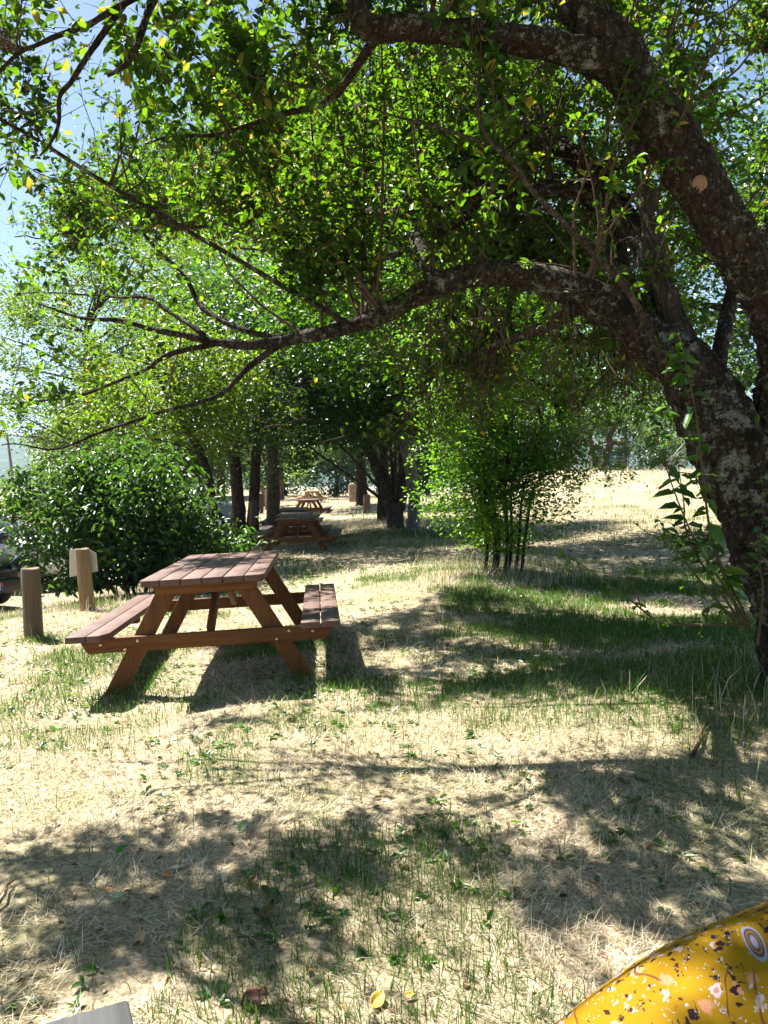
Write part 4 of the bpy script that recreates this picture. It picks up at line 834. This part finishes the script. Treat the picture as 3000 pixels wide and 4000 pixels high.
# ------------------------------------------------------------------ cars
M_GLASS = mat_plain('car_glass', (.015,.02,.025), .05, .8, var=.05); M_TYRE = mat_plain('tyre_rubber', (.015,.015,.015), .85, .2); M_RIM = mat_plain('alloy_rim', (.45,.46,.48), .3, .5, .9)
M_BLKP = mat_plain('black_plastic', (.012,.012,.013), .45, .4); M_LAMP = mat_plain('headlamp_glass', (.55,.58,.62), .08, .8); M_PLATE = mat_plain('plate_white', (.78,.78,.76), .4, .4, var=.02)
M_PBLUE = mat_plain('plate_blue', (.02,.07,.42), .4, .4, var=.02); M_PRED = mat_plain('plate_red', (.55,.03,.03), .4, .4, var=.02); M_TAIL = mat_plain('tail_lamp', (.3,.01,.01), .15, .6)
def car(label, paint, loc, heading, hood=.95, Hh=1.5, L=4.1, plate=False):
    """local +X is forward; origin on the ground under the middle"""
    rt = empty('parked_car', loc, label, 'car', 'cars parked behind the shrub', (0,0,heading)); hw = .87
    X1 = L/2
    def ring(x, zb, zt, wd, rnd=.12):
        return [(x,-wd*.93,zb),(x,-wd,zb+.12),(x,-wd,zt-rnd),(x,-wd*.94,zt-.03),(x,-wd*.6,zt),(x,wd*.6,zt),(x,wd*.94,zt-.03),(x,wd,zt-rnd),(x,wd,zb+.12),(x,wd*.93,zb)]
    st = [(-X1,.42,.86,.76),(-X1+.08,.30,.98,.82),(-X1+.5,.22,hood+.04,hw),(-.6,.20,hood+.02,hw),(.5,.20,hood,hw),(X1-.95,.22,hood-.02,hw),(X1-.35,.24,hood-.09,hw*.97),(X1-.1,.28,hood-.2,hw*.9),(X1,.36,hood-.32,hw*.78)]
    mb = MB(); mb.loft([ring(*s) for s in st]); mb.build('body', paint, rt, True, subsurf=1)
    def cr(x, z0, z1, w0, w1): return [(x,-w0,z0),(x,-w1,z1),(x,w1,z1),(x,w0,z0)]
    mb = MB(); zt = Hh
    rings = [cr(-X1+.12,hood-.1,hood,hw*.9,hw*.86),cr(-X1+.45,hood-.1,zt-.16,hw*.95,hw*.74),cr(-X1+.9,hood-.1,zt-.02,hw*.95,hw*.72),cr(-.2,hood-.1,zt,hw*.95,hw*.72),cr(.25,hood-.1,zt-.06,hw*.95,hw*.72),cr(X1-1.0,hood-.1,hood+.0,hw*.95,hw*.9)]
    mb.loft(rings); mb.build('windows', M_GLASS, rt, False, bevel=.03)
    mb = MB(); mb.loft([[(x,-w_,z),(x,-w_,z+.035),(x,w_,z+.035),(x,w_,z)] for x, w_, z in ((-X1+.42,hw*.72,zt-.16),(-X1+.9,hw*.73,zt-.02),(-.2,hw*.73,zt),(.28,hw*.73,zt-.06))]); mb.build('roof', paint, rt, True, bevel=.015)
    lampm = M_GLASS if plate else M_LAMP
    for s in (-1,1):
        mb = MB()
        for a, b_ in (((X1-1.0,hw*.93,hood),(.25,hw*.735,zt-.05)),((-.25,hw*.96,hood),(-.3,hw*.735,zt-.02)),((-X1+.5,hw*.96,hood),(-X1+.45,hw*.75,zt-.15)),((-X1+.45,hw*.745,zt-.14),(.25,hw*.735,zt-.05))):
            mb.tube([(a[0],s*a[1],a[2]),(b_[0],s*b_[1],b_[2])], [.045,.035], 6)
        mb.build('pillar', paint, rt, True)
        mb = MB(); mb.loft([[(X1-.75,s*.9,hood+.02),(X1-.75,s*.9,hood+.16),(X1-.75,s*1.06,hood+.15),(X1-.75,s*1.06,hood+.03)],[(X1-.85,s*.9,hood+.03),(X1-.85,s*.9,hood+.15),(X1-.85,s*1.05,hood+.14),(X1-.85,s*1.05,hood+.04)]]); mb.build('mirror', paint, rt, bevel=.02)
        mb = MB(); mb.loft([[(X1-.05,s*.46,hood-.36),(X1-.03,s*.46,hood-.24),(X1-.3,s*.80,hood-.17),(X1-.22,s*.80,hood-.36)],[(X1+.01,s*.46,hood-.36),(X1-.0,s*.46,hood-.24),(X1-.22,s*.83,hood-.17),(X1-.14,s*.83,hood-.36)]]); mb.build('headlight', lampm, rt, bevel=.01)
        for x in (X1-.78,-X1+.72):
            wh = bpy.data.objects.new('wheel', None); COL.objects.link(wh); wh.parent = rt; wh.location = (x, s*.80, .31)
            mb = MB(); a = np.arange(24)*6.2832/24
            rg_ = lambda yy, r_: np.stack((np.cos(a)*r_, np.full(24,yy*s), np.sin(a)*r_),1)
            mb.loft([rg_(-.10,.2),rg_(-.10,.29),rg_(-.07,.312),rg_(.07,.312),rg_(.10,.29),rg_(.10,.2)], False); mb.build('tyre', M_TYRE, wh, True)
            mb = MB(); mb.loft([rg_(-.05,.2),rg_(.085,.205),rg_(.07,.17),rg_(.05,.06),rg_(.075,.03)]); mb.build('rim', M_RIM, wh)
    mb = MB(); mb.loft([[(X1+o,-.62,.30),(X1+o,-.60,.52),(X1+o,.60,.52),(X1+o,.62,.30)] for o in (-.12,.035)]); mb.build('bumper', M_BLKP, rt, bevel=.03)
    mb = MB()
    for z in (.545,.575,.605,.635): mb.box((X1-.005,0,z),(.05,.86,.014))
    mb.build('grille', M_BLKP, rt, bevel=.003)
    mb = MB(); mb.box((0,0,.27),(L*.72,1.5,.16)); mb.build('underbody', M_BLKP, rt)
    if plate:
        mb = MB(); mb.box((X1+.045,0,.415),(.014,.52,.11)); pl = mb.build('licence_plate', M_PLATE, rt, bevel=.003)
        mb = MB(); mb.box((X1+.054,.238,.392),(.003,.044,.062)); mb.build('plate_band', M_PBLUE, pl)
        mb = MB(); mb.box((X1+.054,.238,.447),(.003,.044,.036)); mb.build('plate_emblem', M_PRED, pl)
        cu = bpy.data.curves.new('plate_letter', 'FONT'); cu.body = 'B'; cu.size = .105; cu.extrude = .001; cu.materials.append(M_BLKP)
        tmp = bpy.data.objects.new('plate_letter', cu); COL.objects.link(tmp); bpy.context.view_layer.update()
        me = bpy.data.meshes.new_from_object(tmp.evaluated_get(bpy.context.evaluated_depsgraph_get())); bpy.data.objects.remove(tmp)
        fo = bpy.data.objects.new('plate_letter', me); COL.objects.link(fo); fo.parent = pl; fo.location = (X1+.0535,.135,.378); fo.rotation_euler = (R(90),0,R(90))
    return rt
M_BLACK = mat_plain('black_paint', (.012,.012,.014), .16, .6, var=.1); M_WHITE = mat_plain('white_paint', (.74,.75,.77), .2, .5, var=.03); M_SILV = mat_plain('silver_paint', (.30,.33,.36), .25, .6, var=.05)
def put_car(label, paint, hd, ppx, d, local, **kw):
    """places the car so that local point lies below image column ppx at depth d"""
    tgt = PG(ppx, d); c, s = math.cos(hd), math.sin(hd)
    x = tgt[0]-(c*local[0]-s*local[1]); y = tgt[1]-(s*local[0]+c*local[1])
    return car(label, paint, (x, y, float(gz(tgt[0], tgt[1]))+.0), hd, **kw)
put_car('black car with grille facing the nearest wooden post', M_BLACK, R(-24), 76, 12.0, (1.95,.72), plate=True, hood=1.0, Hh=1.52)
put_car('white car parked behind the black one', M_WHITE, R(8), 43, 14.0, (1.15,-.87), hood=.98, Hh=1.5, L=4.3)
put_car('silver grey car glimpsed between shrub and dark trunks', M_SILV, R(10), 925, 22.5, (1.9,-.8), hood=.95)

# ------------------------------------------------------------------ person in a mustard dress
def mat_dress(ctrs=None):
    m, nt, out = newmat('mustard_print'); co = coords(nt)
    base = mixc(nt, tex(nt, co, 9, 4), (.21,.116,.006), (.28,.162,.010))
    def spots(scale, thr, col, c, rnd=1.0, stretch=(1,1,1), pick=.5):
        cc = coords(nt, stretch); nz = N(nt,'TexNoise'); nz.inputs['Scale'].default_value = scale*1.3; nt.links.new(cc, nz.inputs['Vector'])
        mx = N(nt,'Mix'); mx.data_type = 'VECTOR'; mx.inputs[0].default_value = .03; nt.links.new(cc, mx.inputs[4]); nt.links.new(nz.outputs['Color'], mx.inputs[5])
        v = N(nt,'TexVoronoi'); v.inputs['Scale'].default_value = scale; v.inputs['Randomness'].default_value = rnd; nt.links.new(mx.outputs[1], v.inputs['Vector'])
        sp_ = N(nt,'SeparateColor'); nt.links.new(v.outputs['Color'], sp_.inputs[0])
        a = ramp(nt, v.outputs['Distance'], [(thr-.05,(1,1,1)),(thr+.06,(0,0,0))]); g = N(nt,'Math', operation='LESS_THAN'); g.inputs[1].default_value = pick; nt.links.new(sp_.outputs[0], g.inputs[0])
        ml = N(nt,'Math', operation='MULTIPLY'); nt.links.new(a, ml.inputs[0]); nt.links.new(g.outputs[0], ml.inputs[1])
        return mixc(nt, ml.outputs[0], c, col), v
    c, _ = spots(30, .26, (.40,.19,.10), base, pick=.4)
    c, _ = spots(44, .30, (.42,.34,.35), c, pick=.5)
    c, _ = spots(44, .12, (.34,.13,.11), c, pick=.5)
    c, _ = spots(46, .31, (.03,.014,.02), c, stretch=(1,1.3,1.9), pick=.5)
    c, _ = spots(62, .25, (.035,.018,.03), c, stretch=(1.8,1,1), pick=.4)
    c, _ = spots(95, .24, (.42,.35,.36), c, pick=.35)
    # thin wandering stems
    wv = N(nt,'TexWave'); wv.inputs['Scale'].default_value = 4.5; wv.inputs['Distortion'].default_value = 9; wv.inputs['Detail'].default_value = 2; wv.inputs['Detail Scale'].default_value = 1.6; nt.links.new(co, wv.inputs['Vector'])
    mk_ = ramp(nt, tex(nt, co, 8, 2), [(.5,(0,0,0)),(.53,(1,1,1))]); ln = ramp(nt, wv.outputs['Fac'], [(.982,(0,0,0)),(.995,(1,1,1))])
    ml = N(nt,'Math', operation='MULTIPLY'); nt.links.new(mk_, ml.inputs[0]); nt.links.new(ln, ml.inputs[1]); c = mixc(nt, ml.outputs[0], c, (.13,.05,.02))
    # paisley drops: rings round a few centres
    for ctr in ctrs if ctrs else ((.535,1.03,.77),(.40,1.0,.60)):
        vs_ = N(nt,'VectorMath', operation='SUBTRACT'); nt.links.new(co, vs_.inputs[0]); vs_.inputs[1].default_value = ctr
        sc_ = N(nt,'VectorMath', operation='MULTIPLY'); nt.links.new(vs_.outputs[0], sc_.inputs[0]); sc_.inputs[1].default_value = (1.9,.75,.8)
        ln_ = N(nt,'VectorMath', operation='LENGTH'); nt.links.new(sc_.outputs[0], ln_.inputs[0])
        rr = N(nt,'Math', operation='MULTIPLY'); rr.inputs[1].default_value = 36; nt.links.new(ln_.outputs['Value'], rr.inputs[0])
        pc = ramp(nt, rr.outputs[0], [(0,(.34,.14,.12)),(.16,(.26,.26,.31)),(.38,(.04,.035,.07)),(.46,(.26,.14,.01)),(.62,(.04,.035,.07)),(.70,(.24,.23,.28)),(.84,(.24,.23,.28))])
        ms = ramp(nt, rr.outputs[0], [(.84,(1,1,1)),(.86,(0,0,0))]); c = mixc(nt, ms, c, pc)
    b_ = finish(nt, out, c, .95, tex(nt, co, 260, 2), .08, .002, .04)
    return m
def skin_obj(name, verts, edges, mat, parent, root_i=0, sub=2):
    me = bpy.data.meshes.new(name); me.from_pydata([v[:3] for v in verts], edges, []); me.materials.append(mat)
    o = bpy.data.objects.new(name, me); COL.objects.link(o); o.parent = parent
    m = o.modifiers.new('skin', 'SKIN'); m.use_smooth_shade = True
    for i, v in enumerate(verts):
        me.skin_vertices[0].data[i].radius = (v[3], v[4] if len(v) > 4 else v[3]); me.skin_vertices[0].data[i].use_root = (i == root_i)
    s = o.modifiers.new('sub', 'SUBSURF'); s.levels = sub; s.render_levels = sub; return o
pr = empty('person', (1.05,1.28,0), 'person in mustard yellow paisley dress sitting at the bottom right corner', 'person')
W0 = np.array((1.05,1.28,0))
M_SKIN = mat_plain('skin', (.52,.32,.23), .55, .35, var=.06); M_HAIR = mat_plain('brown_hair', (.05,.03,.02), .6, .3, var=.3)
def loc(*q): return (q[0]-W0[0], q[1]-W0[1], q[2], *q[3:])
vb = [loc(1.08,1.30,.56,.13),loc(1.10,1.31,.74,.115,.10),loc(1.11,1.32,.93,.125,.10),loc(1.11,1.32,1.06,.11,.09),loc(1.11,1.32,1.16,.042),loc(1.10,1.315,1.225,.052),loc(1.09,1.31,1.31,.088,.082),loc(1.09,1.31,1.39,.07),   # 0-7
      loc(.85,1.22,.62,.085),loc(.62,1.10,.66,.06),loc(.40,1.08,.55,.05),loc(.16,1.06,.37,.035),loc(.06,1.05,.33,.03),loc(-.02,1.05,.28,.02),   # 8-13 crossed leg
      loc(.86,1.36,.55,.085),loc(.66,1.34,.52,.06),loc(.66,1.34,.28,.05),loc(.67,1.34,.08,.035),loc(.58,1.34,.05,.03),loc(.50,1.34,.035,.02),   # 14-19 standing leg
      loc(1.08,1.13,1.05,.05),loc(1.04,1.08,.85,.04),loc(.90,1.13,.80,.028),loc(.84,1.15,.785,.03),   # 20-23 near arm
      loc(1.10,1.51,1.05,.05),loc(1.06,1.55,.85,.04),loc(.94,1.46,.74,.028),loc(.88,1.44,.73,.03)]    # 24-27 far arm
eb = [(0,1),(1,2),(2,3),(3,4),(4,5),(5,6),(6,7),(0,8),(8,9),(9,10),(10,11),(11,12),(12,13),(0,14),(14,15),(15,16),(16,17),(17,18),(18,19),(3,20),(20,21),(21,22),(22,23),(3,24),(24,25),(25,26),(26,27)]
for h_, yy in ((23,0),(27,0)):
    hx, hy, hz = vb[h_][:3]
    for k, (oy, l) in enumerate(((-.03,.05),(-.012,.062),(.008,.066),(.027,.056))):
        a = len(vb); vb += [(hx-.035,hy+oy,hz,.010),(hx-.035-l*.55,hy+oy*1.1,hz-.012,.008),(hx-.035-l,hy+oy*1.1,hz-.035,.007)]; eb += [(h_,a),(a,a+1),(a+1,a+2)]
    a = len(vb); vb += [(hx-.01,hy-.035,hz,.010),(hx-.04,hy-.06,hz-.012,.008)]; eb += [(h_,a),(a,a+1)]
a = len(vb); vb += [loc(1.0,1.31,1.335,.012),loc(.985,1.31,1.305,.010)]; eb += [(6,a),(a,a+1)]
def ball(name, c, r3, mat, parent):
    mb = MB(); an = np.arange(12)*6.2832/12
    mb.loft([np.stack((c[0]-W0[0]+np.cos(an)*math.sin(t)*r3[0], c[1]-W0[1]+np.sin(an)*math.sin(t)*r3[1], np.full(12, c[2]+math.cos(t)*r3[2])),1) for t in np.linspace(.05, 3.09, 8)])
    return mb.build(name, mat, parent, True)
for s_ in (-1,1):
    ey = ball('eye', (1.021,1.31+s_*.030,1.352), (.010,.012,.006), mat_plain('eye_white',(.7,.7,.68),.3,.5,var=.03), pr)
    ball('iris', (1.012,1.31+s_*.030,1.352), (.005,.006,.006), mat_plain('iris_brown',(.06,.03,.015),.2,.5), ey)
    ball('eyebrow', (1.018,1.31+s_*.032,1.374), (.010,.020,.004), M_HAIR, pr); ball('ear', (1.10,1.31+s_*.088,1.33), (.018,.010,.030), M_SKIN, pr)
ball('mouth', (1.012,1.31,1.268), (.010,.024,.008), mat_plain('lips',(.45,.18,.15),.45,.4,var=.05), pr)
body = skin_obj('body', vb, eb, M_SKIN, pr)
mb = MB()                                            # hair: a cap with a nape
for z, rr, ox in ((1.43,.02,.01),(1.425,.06,.012),(1.40,.085,.018),(1.35,.10,.03),(1.29,.098,.045),(1.22,.08,.06),(1.14,.06,.075)):
    pass
rg = []
for z, rr, ox in ((1.47,.02,.01),(1.46,.06,.012),(1.43,.09,.018),(1.37,.105,.035),(1.30,.10,.055),(1.22,.085,.07),(1.12,.05,.09)):
    a = np.arange(14)*6.2832/14; rg.append(np.stack((.04+ox+np.cos(a)*rr*.9, .03+np.sin(a)*rr, np.full(14, z)),1))
mb.loft(rg); mb.build('hair', M_HAIR, pr, True, subsurf=1)
# dress: bodice plus a skirt stretched over the raised knee
def sect(c, t, r, n=40, fold=.0, ph=0):
    t = np.array(t)/np.linalg.norm(t); a = np.cross(t, UP); a /= np.linalg.norm(a); b_ = np.cross(a, t); an = np.arange(n)*6.2832/n
    q = r*(1+fold*np.sin(an*7+ph)+fold*.6*np.sin(an*12+ph*2.3)); return np.array(c)-W0+np.cos(an)[:,None]*a*(q*1.05)[:,None]+np.sin(an)[:,None]*b_*q[:,None]
SHX, SHZ = .006, -.052
pth = [(1.12,1.31,.60,.20),(.98,1.27,.65,.175),(.85,1.20,.68,.15),(.72,1.13,.695,.137),(.60,1.09,.69,.128),(.48,1.08,.655,.122),(.37,1.075,.59,.118),(.27,1.07,.51,.115),(.19,1.065,.43,.115),(.13,1.06,.36,.118)]
C_, r_ = smooth_path([(x+SHX*min(1,i/3), y, z+SHZ*min(1,i/3), q) for i, (x, y, z, q) in enumerate(pth)], 5); T_ = np.gradient(C_, axis=0)
mb = MB(); mb.loft([sect(c, t, r, 48, .012+.03*(i/len(C_))**2, i*.16) for i, (c, t, r) in enumerate(zip(C_, T_, r_))], False)
def on_cloth(px, py):
    q = np.concatenate(mb.v)+W0; c = np.array((0,0,H)); d = nrm(P(px,py,1.0)-c); t = (q-c)@d; off = np.linalg.norm(q-c-t[:,None]*d, axis=1)
    near = np.argsort(off)[:12]; return tuple(q[near[np.argmin(t[near])]])
sk = mb.build('skirt', mat_dress([on_cloth(2972,3640)]), pr, True, subsurf=1); sk.data.transform(Matrix.Translation(Vector(W0))); sk.location = -Vector(W0)
mb = MB(); a = np.arange(28)*6.2832/28; rg = []
for z, rx_, ry_ in ((.50,.20,.22),(.62,.19,.21),(.75,.155,.185),(.92,.165,.195),(1.04,.14,.19),(1.12,.09,.12)):
    rg.append(np.stack((.045+np.cos(a)*rx_*(1+.02*np.sin(a*6)), .03+np.sin(a)*ry_, np.full(28, z)),1))
mb.loft(rg, False); o = mb.build('bodice', sk.data.materials[0], pr, True, subsurf=1)
st_ = empty('log_stool', (1.10,1.31,0), 'log stool under the person in the mustard dress', 'stool')
mb = MB(); a = np.arange(20)*6.2832/20; mb.loft([np.stack((np.cos(a)*q, np.sin(a)*q, np.full(20,z)),1) for z, q in ((-.02,.19),(.2,.18),(.40,.18),(.42,.172))]); mb.build('log', M_POST, st_)

# ------------------------------------------------------------------ fallen leaves, sticks
def mat_fall(name, a, b_): 
    m, nt, out = newmat(name); co = coords(nt); f = tex(nt, co, 35, 5, .7)
    c = ramp(nt, f, [(.35,a),(.65,b_)]); finish(nt, out, c, .6, f, .3, .003, .4); return m
FM = {'red':mat_fall('red_leaf',(.11,.035,.032),(.20,.075,.062)),'cream':mat_fall('cream_leaf',(.55,.46,.30),(.72,.64,.46)),'pgreen':mat_fall('pale_green_leaf',(.30,.40,.20),(.46,.55,.32)),
      'green':mat_fall('fresh_leaf',(.05,.15,.02),(.10,.25,.04)),'brown':mat_fall('brown_leaf',(.14,.07,.035),(.25,.13,.06)),'orange':mat_fall('orange_leaf',(.45,.17,.03),(.58,.26,.05)),'yellow':mat_fall('gold_leaf',(.60,.36,.05),(.72,.5,.12)),'tan':mat_fall('tan_leaf',(.45,.30,.16),(.58,.43,.26))}
def groundpt(px, py):
    d = 3.0
    for _ in range(40):
        p = P(px, py, d); d += (p[2]-float(gz(p[0], p[1])))*d/1.41*.6
    return P(px, py, d)
def fallen(label, px, py, L, col, rz, tilt=.15, wr=.62):
    p = groundpt(px, py); V = []; nu, nv = 8, 4
    for i in range(nu+1):
        t = i/nu; wd = L*wr*.5*(math.sin(math.pi*t**.85))**.75 if 0 < t < 1 else .001
        for j in range(-nv, nv+1):
            s = j/nv; V.append(((t-.5)*L, s*wd, .10*L*s*s*(1 if tilt > .12 else -.3)+.07*L*math.sin(t*3)+.008*math.sin(5*s+t*7)*L*4))
    n = 2*nv+1; i = (np.arange(nu)[:,None]*n+np.arange(n-1)[None,:]).reshape(-1,1)
    rt = mk('fallen_leaf', V, [i+np.array([0,n,n+1,1])], FM[col], None, True); md = rt.modifiers.new('thick','SOLIDIFY'); md.thickness = .0006
    rt.location = (p[0], p[1], p[2]+.012); rt.rotation_euler = (tilt, -tilt*.6, rz); tag(rt, label, 'leaf', 'fallen leaves on the dry grass')
    mb = MB(); mb.tube([(L*.49,0,.02*L),(L*.6,.02*L,.03*L),(L*.7,.01*L,.0)], [.0012,.001,.0008], 5); mb.build('leaf_stalk', M_SPROUT, rt)
for a in (('large dull red leaf lying at the bottom edge',995,3923,.075,'red',.3,.45,.75),('cream leaf lying in the sun below the middle',1182,3532,.060,'cream',.1,.1,.5),('pale green leaf in the lower left sun patch',462,3516,.045,'pgreen',.5,.15,.55),
          ('fresh green leaf on the shaded straw left',476,3330,.05,'green',1.0,.3),('whitish green leaf standing by a shadow edge',946,3238,.065,'pgreen',1.2,.5,.5),('narrow pale leaf lying flat left of centre',692,3399,.055,'cream',.2,.05,.35),
          ('dark brown curled leaf beside the cream one',1042,3578,.06,'brown',.9,.5),('brown leaf curled in the shade',985,3458,.05,'brown',1.3,.4),('crimson leaf near the long shadow',1261,3322,.045,'red',.2,.1),
          ('small orange leaf beside the narrow pale leaf',651,3430,.03,'orange',.4,.2),('tan curled leaf standing upright in the straw',545,3676,.05,'tan',1.5,.6),('golden leaf at the bottom edge right of the red one',1474,3925,.06,'yellow',1.2,.3),
          ('little orange leaf in the left straw',420,3486,.03,'orange',.2,.1),('bright green leaf in the sun before the picnic table',860,2918,.075,'green',.1,.15),('golden leaf at the edge of the person dress',1600,3905,.03,'yellow',.5,.2),
          ('brown leaf under the nearest picnic table',1002,2625,.06,'brown',.8,.4)): fallen(*a)
def stick(label, a, b_, r):
    p, q = groundpt(*a), groundpt(*b_); rt = empty('fallen_stick', p, label, 'stick', 'sticks lying in the grass'); mb = MB(); d = q-p
    mb.tube([np.array((0,0,.015)), d*.35+np.array((.01,0,.03)), d*.7+np.array((-.008,0,.025)), d+np.array((0,0,.015))], [r,r*.95,r*.8,r*.4], 8, .1, fr=20); mb.build('wood', M_BARKBR, rt, True)
stick('broken brown stick lying in the grass before the old trunk', (2705,2965), (2765,2830), .011)
stick('thin dark twig at the left edge of the straw', (-20,3570), (62,3450), .005)
stick('short thin twig in the shaded straw near the middle', (930,3680), (1010,3730), .003)

# ------------------------------------------------------------------ air
hz = MB(); hz.box((0,1800,95),(7600,3900,245)); m, nt, out = newmat('air')
pv = N(nt,'VolumePrincipled'); pv.inputs['Color'].default_value = (.52,.70,1.0,1); pv.inputs['Density'].default_value = .00024; pv.inputs['Anisotropy'].default_value = .1
nt.links.new(pv.outputs[0], out.inputs['Volume']); hb_ = hz.build('haze', m); tag(hb_, kind='stuff')
